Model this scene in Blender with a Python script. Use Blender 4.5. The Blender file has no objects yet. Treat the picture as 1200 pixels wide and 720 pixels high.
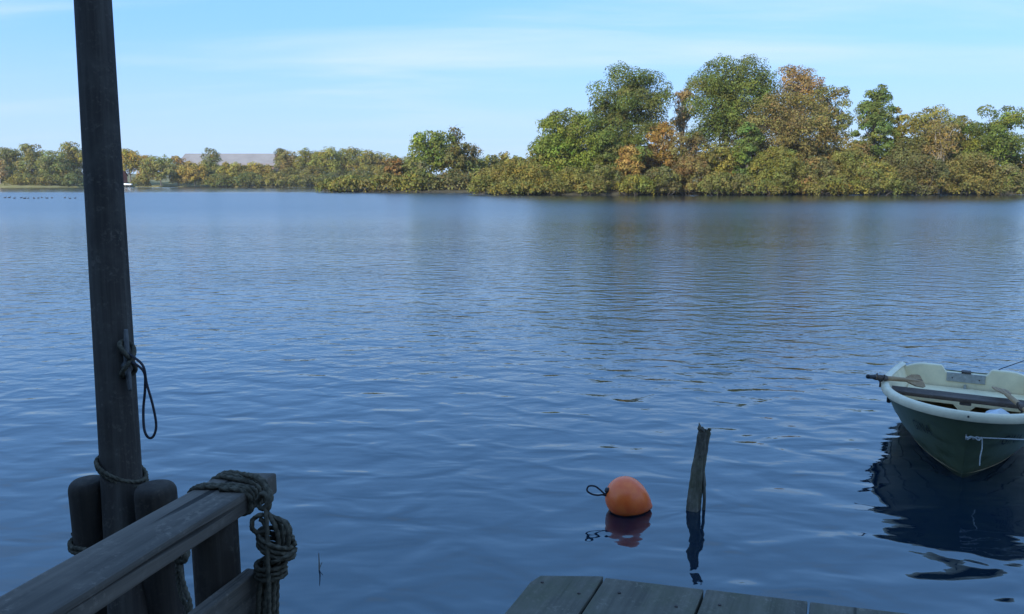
import bpy, bmesh, math, random
import numpy as np
from mathutils import Vector, Matrix

S = bpy.context.scene
COL = S.collection
PI = math.pi

# ------------------------------------------------------------------ camera
FPX, EYE = 920.0, 2.2                       # focal length in photo pixels (1200 wide), eye height over the water
PITCH = math.atan((360 - 214) / FPX)
cam_d = bpy.data.cameras.new('camera')
cam = bpy.data.objects.new('camera', cam_d)
COL.objects.link(cam)
cam.location = (0, 0, EYE)
cam.rotation_euler = (PI / 2 - PITCH, 0, 0)
cam_d.sensor_fit = 'HORIZONTAL'
cam_d.angle = 2 * math.atan(600 / FPX)
cam_d.clip_start = 0.05
cam_d.clip_end = 9000
S.camera = cam

# ------------------------------------------------------------------ light
SUN_EL, SUN_AZ = math.radians(24), math.radians(180 + 36)      # azimuth clockwise from +Y: behind the left shoulder
to_sun = Vector((math.sin(SUN_AZ) * math.cos(SUN_EL), math.cos(SUN_AZ) * math.cos(SUN_EL), math.sin(SUN_EL)))
world = bpy.data.worlds.new('World')
S.world = world
world.use_nodes = True
wn, wl = world.node_tree.nodes, world.node_tree.links
bg = wn['Background']
bg.inputs['Strength'].default_value = 0.145
sky = wn.new('ShaderNodeTexSky')
sky.sky_type = 'NISHITA'
sky.sun_disc = False
sky.sun_elevation = SUN_EL
sky.sun_rotation = SUN_AZ
sky.air_density = 1.15
sky.dust_density = 0.1
sky.ozone_density = 4.5
# thin cirrus veils, laid on a high flat layer so that they stretch towards the horizon
tc = wn.new('ShaderNodeTexCoord')
sep = wn.new('ShaderNodeSeparateXYZ')
wl.new(tc.outputs['Generated'], sep.inputs[0])
addz = wn.new('ShaderNodeMath'); addz.operation = 'ADD'; addz.inputs[1].default_value = 0.10
absz = wn.new('ShaderNodeMath'); absz.operation = 'ABSOLUTE'
wl.new(sep.outputs[2], absz.inputs[0]); wl.new(absz.outputs[0], addz.inputs[0])
dvx = wn.new('ShaderNodeMath'); dvx.operation = 'DIVIDE'
dvy = wn.new('ShaderNodeMath'); dvy.operation = 'DIVIDE'
wl.new(sep.outputs[0], dvx.inputs[0]); wl.new(addz.outputs[0], dvx.inputs[1])
wl.new(sep.outputs[1], dvy.inputs[0]); wl.new(addz.outputs[0], dvy.inputs[1])
cmb = wn.new('ShaderNodeCombineXYZ')
wl.new(dvx.outputs[0], cmb.inputs[0]); wl.new(dvy.outputs[0], cmb.inputs[1])
mp = wn.new('ShaderNodeMapping')
mp.inputs['Rotation'].default_value = (0, 0, math.radians(-24))
mp.inputs['Scale'].default_value = (0.33, 0.95, 1)
wl.new(cmb.outputs[0], mp.inputs[0])
nz = wn.new('ShaderNodeTexNoise')
nz.inputs['Scale'].default_value = 0.95
nz.inputs['Detail'].default_value = 7
nz.inputs['Roughness'].default_value = 0.52
nz.inputs['Distortion'].default_value = 0.5
wl.new(mp.outputs[0], nz.inputs['Vector'])
cr = wn.new('ShaderNodeMapRange')
cr.interpolation_type = 'SMOOTHSTEP'
cr.inputs['From Min'].default_value = 0.45
cr.inputs['From Max'].default_value = 0.80
cr.inputs['To Min'].default_value = 0.0
cr.inputs['To Max'].default_value = 0.8
wl.new(nz.outputs['Fac'], cr.inputs['Value'])
mx = wn.new('ShaderNodeMix'); mx.data_type = 'RGBA'
wl.new(cr.outputs[0], mx.inputs['Factor'])
veil = wn.new('ShaderNodeMix'); veil.data_type = 'RGBA'      # even high veil
veil.inputs['Factor'].default_value = 0.72
wl.new(sky.outputs[0], veil.inputs['A'])
veil.inputs['B'].default_value = (1.8, 4.15, 8.9, 1)
wl.new(veil.outputs['Result'], mx.inputs['A'])
mx.inputs['B'].default_value = (4.6, 5.5, 6.5, 1)
# the pale veil of distant air low over the whole horizon
hz = wn.new('ShaderNodeMapRange'); hz.interpolation_type = 'SMOOTHSTEP'
hz.inputs['From Min'].default_value = 0.0; hz.inputs['From Max'].default_value = 0.20
hz.inputs['To Min'].default_value = 0.85; hz.inputs['To Max'].default_value = 0.0
wl.new(absz.outputs[0], hz.inputs['Value'])
mx2 = wn.new('ShaderNodeMix'); mx2.data_type = 'RGBA'
wl.new(hz.outputs[0], mx2.inputs['Factor'])
wl.new(mx.outputs['Result'], mx2.inputs['A'])
mx2.inputs['B'].default_value = (3.4, 4.65, 6.1, 1)
wl.new(mx2.outputs['Result'], bg.inputs['Color'])

sun_d = bpy.data.lights.new('sun', 'SUN')
sun_d.energy = 5.0
sun_d.angle = math.radians(0.53)
sun_d.color = (1.0, 0.93, 0.82)
sun = bpy.data.objects.new('sun', sun_d)
COL.objects.link(sun)
sun.location = (-40, -60, 60)
sun.rotation_euler = (-to_sun).to_track_quat('-Z', 'Y').to_euler()

S.view_settings.view_transform = 'Standard'
S.view_settings.look = 'None'
S.view_settings.exposure = 0.25
S.view_settings.gamma = 1.0
S.view_settings.use_curve_mapping = False
S.cycles.max_bounces = 8
S.cycles.transparent_max_bounces = 8
S.cycles.sample_clamp_indirect = 4.0

# ------------------------------------------------------------------ photo pixel -> place
_F = Vector((0, math.cos(PITCH), -math.sin(PITCH)))
_U = Vector((0, math.sin(PITCH), math.cos(PITCH)))
_C = Vector((0, 0, EYE))
def ray(x, y): return _F + Vector((1, 0, 0)) * ((x - 600) / FPX) - _U * ((y - 360) / FPX)
def at(x, y, h=0.0):
    d = ray(x, y)
    return _C + d * ((h - EYE) / d.z)
def P(x, y, depth): return _C + ray(x, y) * depth

# ------------------------------------------------------------------ materials
def new_mat(name):
    m = bpy.data.materials.new(name)
    m.use_nodes = True
    n, l = m.node_tree.nodes, m.node_tree.links
    return m, n, l, n['Principled BSDF']

def noise(n, l, vec, scale, detail=4, rough=0.55, dist=0.0):
    t = n.new('ShaderNodeTexNoise')
    t.inputs['Scale'].default_value = scale
    t.inputs['Detail'].default_value = detail
    t.inputs['Roughness'].default_value = rough
    t.inputs['Distortion'].default_value = dist
    l.new(vec, t.inputs['Vector'])
    return t.outputs['Fac']

def mapping(n, l, out, scale=(1, 1, 1), rot=(0, 0, 0)):
    m = n.new('ShaderNodeMapping')
    m.inputs['Scale'].default_value = scale
    m.inputs['Rotation'].default_value = rot
    l.new(out, m.inputs[0])
    return m.outputs[0]

def ramp(n, l, fac, stops):
    r = n.new('ShaderNodeValToRGB')
    e = r.color_ramp.elements
    while len(e) < len(stops): e.new(0.5)
    for k, (p, c) in enumerate(stops):
        e[k].position = p
        e[k].color = (*c, 1)
    l.new(fac, r.inputs[0])
    return r.outputs[0]

def bump(n, l, height, dist, strength=1.0, normal=None):
    b = n.new('ShaderNodeBump')
    b.inputs['Distance'].default_value = dist
    b.inputs['Strength'].default_value = strength
    l.new(height, b.inputs['Height'])
    if normal is not None: l.new(normal, b.inputs['Normal'])
    return b.outputs[0]

def mixc(n, l, fac, a, b):
    m = n.new('ShaderNodeMix'); m.data_type = 'RGBA'
    for sock, v in (('Factor', fac), ('A', a), ('B', b)):
        if isinstance(v, (int, float)): m.inputs[sock].default_value = v
        elif isinstance(v, tuple): m.inputs[sock].default_value = (*v, 1)
        else: l.new(v, m.inputs[sock])
    return m.outputs['Result']

def math_(n, l, op, a, b=None, c=None):
    m = n.new('ShaderNodeMath'); m.operation = op
    for k, v in enumerate((a, b, c)):
        if v is None: continue
        if isinstance(v, (int, float)): m.inputs[k].default_value = v
        else: l.new(v, m.inputs[k])
    return m.outputs[0]

def wood_mat(name, dark, mid, light, grain=1.0, moss=None, rough=0.85, bumpd=0.003, axis=0):
    """weathered timber, grain running along the local x axis (or z)"""
    m, n, l, b = new_mat(name)
    t = n.new('ShaderNodeTexCoord')
    oi = n.new('ShaderNodeObjectInfo')
    off = n.new('ShaderNodeVectorMath'); off.operation = 'MULTIPLY_ADD'
    l.new(oi.outputs['Random'], off.inputs[0]); off.inputs[1].default_value = (37, 23, 11)
    l.new(t.outputs['Object'], off.inputs[2])
    sc = [70 * grain] * 3; sc[axis] = 2.2 * grain
    sc2 = [16 * grain] * 3; sc2[axis] = 1.1 * grain
    fine = noise(n, l, mapping(n, l, off.outputs[0], sc), 1.0, 5, 0.65, 0.4)
    broad = noise(n, l, mapping(n, l, off.outputs[0], sc2), 1.0, 4, 0.6, 0.6)
    blot = noise(n, l, off.outputs[0], 9.0, 4, 0.6)
    f = math_(n, l, 'MULTIPLY_ADD', broad, 0.6, math_(n, l, 'MULTIPLY', fine, 0.4))
    c = ramp(n, l, f, [(0.30, dark), (0.50, mid), (0.70, light)])
    c = mixc(n, l, math_(n, l, 'MULTIPLY', ramp(n, l, blot, [(0.5, (0, 0, 0)), (0.72, (1, 1, 1))]), 0.45), c, light)
    lich = noise(n, l, off.outputs[0], 75.0, 5, 0.7)
    patch = noise(n, l, off.outputs[0], 14.0, 3, 0.6)
    lf = math_(n, l, 'MULTIPLY', ramp(n, l, lich, [(0.52, (0, 0, 0)), (0.62, (1, 1, 1))]), ramp(n, l, patch, [(0.45, (0, 0, 0)), (0.65, (1, 1, 1))]))
    c = mixc(n, l, math_(n, l, 'MULTIPLY', lf, 0.5), c, tuple(min(1.0, v * 1.6) for v in light))
    crack = noise(n, l, mapping(n, l, off.outputs[0], [v * 0.55 for v in sc]), 1.0, 2, 0.5, 0.2)
    ck = ramp(n, l, crack, [(0.27, (1, 1, 1)), (0.33, (0, 0, 0))])
    c = mixc(n, l, math_(n, l, 'MULTIPLY', ck, 0.85), c, tuple(v * 0.25 for v in dark))
    f = math_(n, l, 'SUBTRACT', f, math_(n, l, 'MULTIPLY', ck, 0.5))
    if moss:
        g = noise(n, l, off.outputs[0], 5.0, 6, 0.65)
        c = mixc(n, l, math_(n, l, 'MULTIPLY', ramp(n, l, g, [(0.48, (0, 0, 0)), (0.66, (1, 1, 1))]), 0.55), c, moss)
    l.new(c, b.inputs['Base Color'])
    b.inputs['Roughness'].default_value = rough
    b.inputs['Specular IOR Level'].default_value = 0.3
    l.new(bump(n, l, f, bumpd), b.inputs['Normal'])
    return m

def plain_mat(name, col, rough=0.6, var=0.25, scale=20, bumpd=0.0, metal=0.0, spec=0.4):
    m, n, l, b = new_mat(name)
    t = n.new('ShaderNodeTexCoord')
    f = noise(n, l, t.outputs['Object'], scale, 5, 0.6)
    a = tuple(c * (1 - var) for c in col); d = tuple(min(1, c * (1 + var)) for c in col)
    l.new(ramp(n, l, f, [(0.32, a), (0.68, d)]), b.inputs['Base Color'])
    b.inputs['Roughness'].default_value = rough
    b.inputs['Metallic'].default_value = metal
    b.inputs['Specular IOR Level'].default_value = spec
    if bumpd: l.new(bump(n, l, f, bumpd), b.inputs['Normal'])
    return m

M_RAIL = wood_mat('rail_timber', (0.0486, 0.0406, 0.0330), (0.0972, 0.0800, 0.0640), (0.1619, 0.1312, 0.1039), 1.0, None, bumpd=0.004)
M_DECK = wood_mat('deck_timber', (0.0581, 0.0525, 0.0398), (0.1162, 0.1017, 0.0770), (0.1742, 0.1509, 0.1142), 0.7, (0.0852, 0.0853, 0.0452), bumpd=0.004)
M_POLE = wood_mat('pole_timber', (0.0216, 0.0162, 0.0125), (0.0468, 0.0360, 0.0280), (0.0900, 0.0760, 0.0610), 0.9, axis=2, bumpd=0.003)
M_POST = wood_mat('post_timber', (0.0280, 0.0231, 0.0174), (0.0560, 0.0469, 0.0360), (0.1000, 0.0840, 0.0650), 0.9, axis=0, bumpd=0.004)
M_PILE = wood_mat('pile_timber', (0.0170, 0.0130, 0.0096), (0.0382, 0.0288, 0.0216), (0.0680, 0.0533, 0.0396), 0.8, axis=2, bumpd=0.004)
M_STAKE = wood_mat('rotten_timber', (0.0255, 0.0205, 0.0141), (0.0892, 0.0760, 0.0544), (0.2040, 0.1786, 0.1376), 0.9, (0.1020, 0.0988, 0.0448), axis=2, bumpd=0.008)
M_OAR = wood_mat('oar_timber', (0.2200, 0.1276, 0.0646), (0.3520, 0.2200, 0.1156), (0.4620, 0.3168, 0.1904), 1.0, axis=0, bumpd=0.001)
M_THWART = wood_mat('thwart_timber', (0.0450, 0.0304, 0.0238), (0.0900, 0.0640, 0.0495), (0.1600, 0.1200, 0.0957), 1.0, axis=0, bumpd=0.002)
M_ROPE = plain_mat('hemp_rope', (0.0943, 0.0814, 0.0589), 0.95, 0.45, 90, 0.0015, spec=0.1)
M_ROPE_WHITE = plain_mat('white_rope', (0.55, 0.55, 0.52), 0.9, 0.2, 90, spec=0.1)
M_CORD = plain_mat('dark_cord', (0.035, 0.033, 0.04), 0.8, 0.3, 80, spec=0.2)
M_METAL = plain_mat('grey_metal', (0.42, 0.42, 0.42), 0.45, 0.2, 30, metal=0.7)
M_IRON = plain_mat('rusty_iron', (0.09, 0.07, 0.06), 0.7, 0.4, 60, metal=0.4)
M_IRON2 = plain_mat('dull_cast_metal', (0.12, 0.115, 0.11), 0.6, 0.3, 40, metal=0.3)
M_BLACK = plain_mat('black_rubber', (0.02, 0.02, 0.022), 0.6, 0.3, 40)
M_CREAM = plain_mat('cream_gelcoat', (0.85, 0.71, 0.46), 0.45, 0.12, 6)
M_FLOOR = plain_mat('dirty_sole', (0.40, 0.29, 0.17), 0.7, 0.35, 7)
M_RIM = plain_mat('pale_rim', (0.74, 0.63, 0.43), 0.4, 0.10, 8)
M_TEXT = plain_mat('faded_lettering', (0.012, 0.014, 0.012), 0.6, 0.2, 60)
M_PAPER = plain_mat('white_plastic', (0.72, 0.76, 0.80), 0.5, 0.08, 8)

def hull_mat():
    m, n, l, b = new_mat('green_hull')
    t = n.new('ShaderNodeTexCoord')
    f = noise(n, l, t.outputs['Object'], 5, 6, 0.65)
    streak = noise(n, l, mapping(n, l, t.outputs['Object'], (22, 22, 2.0)), 1.0, 4, 0.6)
    c = ramp(n, l, f, [(0.3, (0.068, 0.086, 0.040)), (0.7, (0.100, 0.118, 0.058))])
    c = mixc(n, l, math_(n, l, 'MULTIPLY', ramp(n, l, streak, [(0.5, (0, 0, 0)), (0.75, (1, 1, 1))]), 0.35), c, (0.09, 0.105, 0.075))
    sp = n.new('ShaderNodeSeparateXYZ'); l.new(t.outputs['Object'], sp.inputs[0])
    # algae line near the waterline
    al = n.new('ShaderNodeMapRange'); al.inputs['From Min'].default_value = 0.075; al.inputs['From Max'].default_value = 0.01
    l.new(math_(n, l, 'MULTIPLY_ADD', f, 0.05, math_(n, l, 'SUBTRACT', sp.outputs[2], 0.025)), al.inputs['Value'])
    c = mixc(n, l, math_(n, l, 'MULTIPLY', al.outputs[0], 0.8), c, (0.020, 0.022, 0.014))
    l.new(c, b.inputs['Base Color'])
    b.inputs['Roughness'].default_value = 0.42
    l.new(bump(n, l, f, 0.004), b.inputs['Normal'])
    return m
M_HULL = hull_mat()

def buoy_mat():
    m, n, l, b = new_mat('orange_vinyl')
    t = n.new('ShaderNodeTexCoord')
    f = noise(n, l, t.outputs['Object'], 16, 6, 0.6)
    c = ramp(n, l, f, [(0.3, (0.88, 0.115, 0.020)), (0.7, (0.97, 0.185, 0.030))])
    sp = n.new('ShaderNodeSeparateXYZ'); l.new(t.outputs['Object'], sp.inputs[0])
    # algae fringe where the float sits in the water (ragged)
    al = n.new('ShaderNodeMapRange'); al.inputs['From Min'].default_value = -0.066; al.inputs['From Max'].default_value = -0.078
    l.new(math_(n, l, 'MULTIPLY_ADD', f, -0.02, math_(n, l, 'ADD', sp.outputs[2], 0.012)), al.inputs['Value'])
    c = mixc(n, l, al.outputs[0], c, (0.05, 0.025, 0.012))
    l.new(c, b.inputs['Base Color'])
    b.inputs['Roughness'].default_value = 0.33
    b.inputs['Subsurface Weight'].default_value = 0.0
    l.new(bump(n, l, f, 0.001), b.inputs['Normal'])
    return m
M_BUOY = buoy_mat()

def water_mat():
    m, n, l, b = new_mat('lake_water')
    t = n.new('ShaderNodeTexCoord')
    o = t.outputs['Object']
    sp = n.new('ShaderNodeSeparateXYZ'); l.new(o, sp.inputs[0])
    # open water is ruffled by the breeze, the lee of the banks lies calm
    def mr(a, c, lo, hi, src=sp.outputs[1]):
        r = n.new('ShaderNodeMapRange'); r.interpolation_type = 'SMOOTHSTEP'
        r.inputs['From Min'].default_value = a; r.inputs['From Max'].default_value = c
        r.inputs['To Min'].default_value = lo; r.inputs['To Max'].default_value = hi
        l.new(src, r.inputs['Value'])
        return r.outputs[0]
    near = mr(4.5, 13.0, 0.06, 1.0)
    far = mr(130.0, 190.0, 1.0, 0.10)
    gust = noise(n, l, mapping(n, l, o, (0.028, 0.075, 1), (0, 0, 0.12)), 1.0, 4, 0.6)
    gustf = mr(0.36, 0.62, 0.55, 1.15, gust)
    open_ = mr(14.0, 70.0, 1.0, 0.55)
    wind = math_(n, l, 'MULTIPLY', math_(n, l, 'MULTIPLY', math_(n, l, 'MULTIPLY', near, far), gustf), open_)
    rot = (0, 0, math.radians(38))
    swell = noise(n, l, mapping(n, l, o, (1.9, 3.0, 1), rot), 1.0, 1.5, 0.40, 0.5)
    swell2 = noise(n, l, mapping(n, l, o, (1.9, 4.6, 1), (0, 0, math.radians(9))), 1.0, 2, 0.5, 0.3)
    rip = noise(n, l, mapping(n, l, o, (8.5, 10.5, 1), (0, 0, math.radians(22))), 1.0, 3, 0.55, 0.3)
    rip2 = noise(n, l, mapping(n, l, o, (4.0, 6.0, 1), (0, 0, math.radians(38))), 1.0, 3, 0.5, 0.2)
    h = math_(n, l, 'MULTIPLY', swell, 0.029)
    h = math_(n, l, 'MULTIPLY_ADD', swell2, 0.005, h)
    h = math_(n, l, 'MULTIPLY_ADD', math_(n, l, 'MULTIPLY', rip, wind), 0.0105, h)
    h = math_(n, l, 'MULTIPLY_ADD', math_(n, l, 'MULTIPLY', rip2, wind), 0.0155, h)
    l.new(bump(n, l, h, 1.0), b.inputs['Normal'])
    b.inputs['Base Color'].default_value = (0.003, 0.012, 0.024, 1)
    rg_ = mr(9.0, 70.0, 0.03, 0.25)
    lee = math_(n, l, 'MULTIPLY', mr(70.0, 118.0, 0.0, 0.62), mr(-10.0, 16.0, 0.0, 1.0, sp.outputs[0]))     # calm lee of the island
    rg_ = math_(n, l, 'MULTIPLY', rg_, math_(n, l, 'SUBTRACT', 1.0, lee))
    l.new(math_(n, l, 'MULTIPLY', rg_, mr(150.0, 200.0, 1.0, 0.35)), b.inputs['Roughness'])
    b.inputs['IOR'].default_value = 1.98
    b.inputs['Specular Tint'].default_value = (0.84, 1.0, 1.0, 1)
    return m
M_WATER = water_mat()

def ground_mat(name, c1, c2, c3, scale=0.6):
    m, n, l, b = new_mat(name)
    t = n.new('ShaderNodeTexCoord')
    f = noise(n, l, t.outputs['Object'], scale, 8, 0.65)
    l.new(ramp(n, l, f, [(0.3, c1), (0.5, c2), (0.72, c3)]), b.inputs['Base Color'])
    b.inputs['Roughness'].default_value = 0.95
    l.new(bump(n, l, f, 0.1), b.inputs['Normal'])
    return m
M_BANK = ground_mat('bank_soil', (0.020, 0.017, 0.012), (0.040, 0.036, 0.02), (0.07, 0.062, 0.035))
M_MEADOW = ground_mat('meadow_grass', (0.09, 0.10, 0.03), (0.15, 0.145, 0.055), (0.20, 0.18, 0.08), 0.25)

def leaf_mat():
    m, n, l, b = new_mat('foliage')
    at_ = n.new('ShaderNodeAttribute'); at_.attribute_name = 'leaf_tint'
    n.remove(b)
    d = n.new('ShaderNodeBsdfDiffuse'); tr = n.new('ShaderNodeBsdfTranslucent')
    l.new(at_.outputs['Color'], d.inputs['Color']); l.new(at_.outputs['Color'], tr.inputs['Color'])
    ms = n.new('ShaderNodeMixShader'); ms.inputs[0].default_value = 0.30
    l.new(d.outputs[0], ms.inputs[1]); l.new(tr.outputs[0], ms.inputs[2])
    l.new(ms.outputs[0], n['Material Output'].inputs['Surface'])
    return m
M_LEAF = leaf_mat()
M_BARK = plain_mat('bark', (0.13, 0.11, 0.09), 0.95, 0.3, 3, 0.02, spec=0.1)
M_PALEBARK = plain_mat('pale_bark', (0.42, 0.36, 0.27), 0.9, 0.25, 3, 0.02, spec=0.1)

# ------------------------------------------------------------------ object helpers
def link(name, mesh, mat, parent=None, label=None, cat=None, group=None, kind=None):
    o = bpy.data.objects.new(name, mesh)
    COL.objects.link(o)
    if mat is not None and len(mesh.materials) == 0: mesh.materials.append(mat)
    if parent is not None:
        o.parent = parent
        o.matrix_parent_inverse = parent.matrix_basis.inverted()
    tag(o, label, cat, group, kind)
    return o

def tag(o, label=None, cat=None, group=None, kind=None):
    for k, v in (('label', label), ('category', cat), ('group', group), ('kind', kind)):
        if v: o[k] = v
    return o

def thing(name, loc, label, cat, group=None):
    o = bpy.data.objects.new(name, None)
    COL.objects.link(o)
    o.empty_display_size = 0.2
    o.matrix_basis = Matrix.Translation(Vector(loc))
    return tag(o, label, cat, group)

def mesh_of(bm, name, smooth=False):
    me = bpy.data.meshes.new(name)
    bmesh.ops.recalc_face_normals(bm, faces=bm.faces)
    bm.to_mesh(me); bm.free()
    if smooth:
        for p in me.polygons: p.use_smooth = True
    return me

def frame(x, zhint):
    x = x.normalized()
    y = zhint.cross(x).normalized()
    z = x.cross(y)
    return Matrix((x, y, z)).transposed()

def timber(name, p0, p1, w, t, mat, parent=None, zhint=Vector((0, 0, 1)), seed=0, rough=0.0, bev=0.004, skew=(0, 0), **kw):
    """a sawn piece from p0 to p1 (centre line), local x along it; ends may be cut skew and edges are slightly uneven"""
    p0, p1 = Vector(p0), Vector(p1)
    L = (p1 - p0).length
    rnd = random.Random(seed)
    bm = bmesh.new()
    n = max(2, int(L / 0.12)) if rough else 2
    rings = []
    for i in range(n):
        u = i / (n - 1)
        wob = rough
        dy0, dy1 = rnd.uniform(-wob, wob), rnd.uniform(-wob, wob)
        dz = rnd.uniform(-wob, wob) * 0.5
        ring = []
        for sy, sz in ((-1, -1), (1, -1), (1, 1), (-1, 1)):
            x = u * L
            if i == 0: x += skew[0] * sy
            if i == n - 1: x += skew[1] * sy
            ring.append(bm.verts.new((x, sy * w / 2 + (dy0 if sy < 0 else dy1), sz * t / 2 + (dz if sz > 0 else 0))))
        rings.append(ring)
    for a, b in zip(rings, rings[1:]):
        for k in range(4): bm.faces.new((a[k], a[(k + 1) % 4], b[(k + 1) % 4], b[k]))
    bm.faces.new(rings[0]); bm.faces.new(rings[-1])
    bmesh.ops.recalc_face_normals(bm, faces=bm.faces)
    if bev:
        ed = [e for e in bm.edges if e.calc_face_angle(0) > 0.6]
        bmesh.ops.bevel(bm, geom=ed, offset=bev, segments=2, affect='EDGES', profile=0.6)
    me = mesh_of(bm, name)
    o = bpy.data.objects.new(name, me); COL.objects.link(o)
    me.materials.append(mat)
    R = frame(p1 - p0, zhint).to_4x4()
    if parent is not None:
        o.parent = parent
        o.matrix_parent_inverse = parent.matrix_basis.inverted()
    o.matrix_basis = Matrix.Translation(p0) @ R
    return tag(o, **kw)

def smooth_path(pts, n=8):
    pts = [Vector(p) for p in pts]
    out = []
    for i in range(len(pts) - 1):
        a, b, c, d = pts[max(0, i - 1)], pts[i], pts[i + 1], pts[min(len(pts) - 1, i + 2)]
        for k in range(n):
            t = k / n
            out.append(0.5 * ((2 * b) + (c - a) * t + (2 * a - 5 * b + 4 * c - d) * t * t + (3 * b - a - 3 * c + d) * t ** 3))
    out.append(pts[-1])
    return out

def sweep(bm, path, radii, section=None, twist=0.0, sides=6, cap=True):
    """sweep a (possibly lobed and twisting) round section along a path"""
    if not hasattr(radii, '__len__'): radii = [radii] * len(path)
    sec = section or [(math.cos(2 * PI * k / sides), math.sin(2 * PI * k / sides)) for k in range(sides)]
    tan = []
    for i in range(len(path)):
        d = path[min(i + 1, len(path) - 1)] - path[max(i - 1, 0)]
        tan.append(d.normalized() if d.length > 1e-9 else Vector((0, 0, 1)))
    ref = Vector((0, 0, 1)) if abs(tan[0].z) < 0.9 else Vector((1, 0, 0))
    u = tan[0].cross(ref).normalized()
    rings, s = [], 0.0
    for i, p in enumerate(path):
        if i:
            u = (u - tan[i] * u.dot(tan[i]))
            u = u.normalized() if u.length > 1e-6 else tan[i].orthogonal().normalized()
            s += (p - path[i - 1]).length
        v = tan[i].cross(u)
        a = twist * s
        ca, sa = math.cos(a), math.sin(a)
        r = radii[i]
        rings.append([bm.verts.new(p + (u * (x * ca - y * sa) + v * (x * sa + y * ca)) * r) for x, y in sec])
    m = len(sec)
    for a, b in zip(rings, rings[1:]):
        for k in range(m): bm.faces.new((a[k], a[(k + 1) % m], b[(k + 1) % m], b[k]))
    if cap:
        bm.faces.new(rings[0][::-1]); bm.faces.new(rings[-1])
    return rings

ROPE_SEC = [((1.0 - 0.24 * abs(math.sin(1.5 * a))) * math.cos(a), (1.0 - 0.24 * abs(math.sin(1.5 * a))) * math.sin(a))
            for a in [2 * PI * k / 12 for k in range(12)]]
def rope_mesh(name, paths, r, step=0.006, pitch=0.055, n=10):
    bm = bmesh.new()
    for pts in paths:
        pth = smooth_path(pts, n)
        # resample evenly so that the lay of the strands shows
        out, carry = [pth[0]], 0.0
        for a, b in zip(pth, pth[1:]):
            d = (b - a).length
            while carry + d >= step:
                t = (step - carry) / d
                a = a.lerp(b, t); out.append(a); d = (b - a).length; carry = 0.0
            carry += d
        out.append(pth[-1])
        sweep(bm, out, r * 1.08, ROPE_SEC, 2 * PI / pitch)
    return mesh_of(bm, name, True)

def tube_mesh(name, paths, r, sides=8, n=8):
    bm = bmesh.new()
    for pts in paths:
        sweep(bm, smooth_path(pts, n), r, sides=sides)
    return mesh_of(bm, name, True)

def round_post(name, base, top, r0, r1, mat, parent=None, seed=0, dome=0.02, wob=0.03, sides=28, **kw):
    """a round timber standing from base to top; local z along it"""
    base, top = Vector(base), Vector(top)
    L = (top - base).length
    rnd = random.Random(seed)
    ph = [rnd.uniform(0, 6.28) for _ in range(6)]
    bm = bmesh.new()
    nz_ = max(6, int(L / 0.08))
    rings = []
    prof = [(u / nz_ * (L - dome), r0 + (r1 - r0) * u / nz_) for u in range(nz_ + 1)]
    for k in range(1, 6):
        a = k / 6 * PI / 2
        prof.append((L - dome + dome * math.sin(a), r1 * (0.55 + 0.45 * math.cos(a) ** 0.7)))
    for z, r in prof:
        ring = []
        for k in range(sides):
            a = 2 * PI * k / sides
            rr = r * (1 + wob * (math.sin(2 * a + ph[0] + z * 0.8) * 0.4 + math.sin(3 * a + ph[1] - z * 1.7) * 0.3 + math.sin(7 * a + ph[2] + z * 0.5) * 0.18))
            ring.append(bm.verts.new((rr * math.cos(a), rr * math.sin(a), z)))
        rings.append(ring)
    for a, b in zip(rings, rings[1:]):
        for k in range(sides): bm.faces.new((a[k], a[(k + 1) % sides], b[(k + 1) % sides], b[k]))
    bm.faces.new(rings[0][::-1]); bm.faces.new(rings[-1])
    me = mesh_of(bm, name, True)
    o = bpy.data.objects.new(name, me); COL.objects.link(o)
    me.materials.append(mat)
    z = (top - base).normalized()
    x = Vector((1, 0, 0)); y = z.cross(x).normalized(); x = y.cross(z)
    if parent is not None:
        o.parent = parent
        o.matrix_parent_inverse = parent.matrix_basis.inverted()
    o.matrix_basis = Matrix.Translation(base) @ Matrix((x, y, z)).transposed().to_4x4()
    return tag(o, **kw)

# ------------------------------------------------------------------ the setting: water and land
LAKEBED = -1.2
bm = bmesh.new()
xs = [-1300, -60, -8, 14, 60, 1300]; ys = [-3.2, 12, 60, 240, 1250]
g = [[bm.verts.new((x, y, 0)) for x in xs] for y in ys]
for j in range(len(ys) - 1):
    for i in range(len(xs) - 1): bm.faces.new((g[j][i], g[j][i + 1], g[j + 1][i + 1], g[j + 1][i]))
link('water', mesh_of(bm, 'water'), M_WATER, kind='structure')

def land(name, shore, depth, rise, mat, seed, rows=14, cols=120, bank=0.35, back=5.5):
    """ground behind a shoreline given as (px, py) points of the photograph on the water plane"""
    rnd = random.Random(seed)
    pts = [at(x, y, 0) * 1.0 for x, y in shore]
    pts = [p + Vector((p.x, p.y, 0)).normalized() * back for p in pts]
    line = smooth_path(pts, max(2, cols // len(pts)))
    bm = bmesh.new(); rings = []
    for k, p in enumerate(line):
        d = Vector((p.x, p.y, 0)).normalized()
        jit = rnd.uniform(-0.6, 0.6)
        r = []
        for j in range(rows):
            u = j / (rows - 1)
            q = p + d * (depth * u + jit * (1 - u))
            if j == 0: z = -0.6
            elif j == 1: q = p + d * (0.25 + jit); z = bank * rnd.uniform(0.6, 1.3)
            else: z = bank + rise(u) + rnd.uniform(-0.15, 0.15)
            r.append(bm.verts.new((q.x, q.y, z)))
        rings.append(r)
    for a, b in zip(rings, rings[1:]):
        for j in range(rows - 1): bm.faces.new((a[j], b[j], b[j + 1], a[j + 1]))
    return link(name, mesh_of(bm, name, True), mat, kind='structure')

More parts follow.
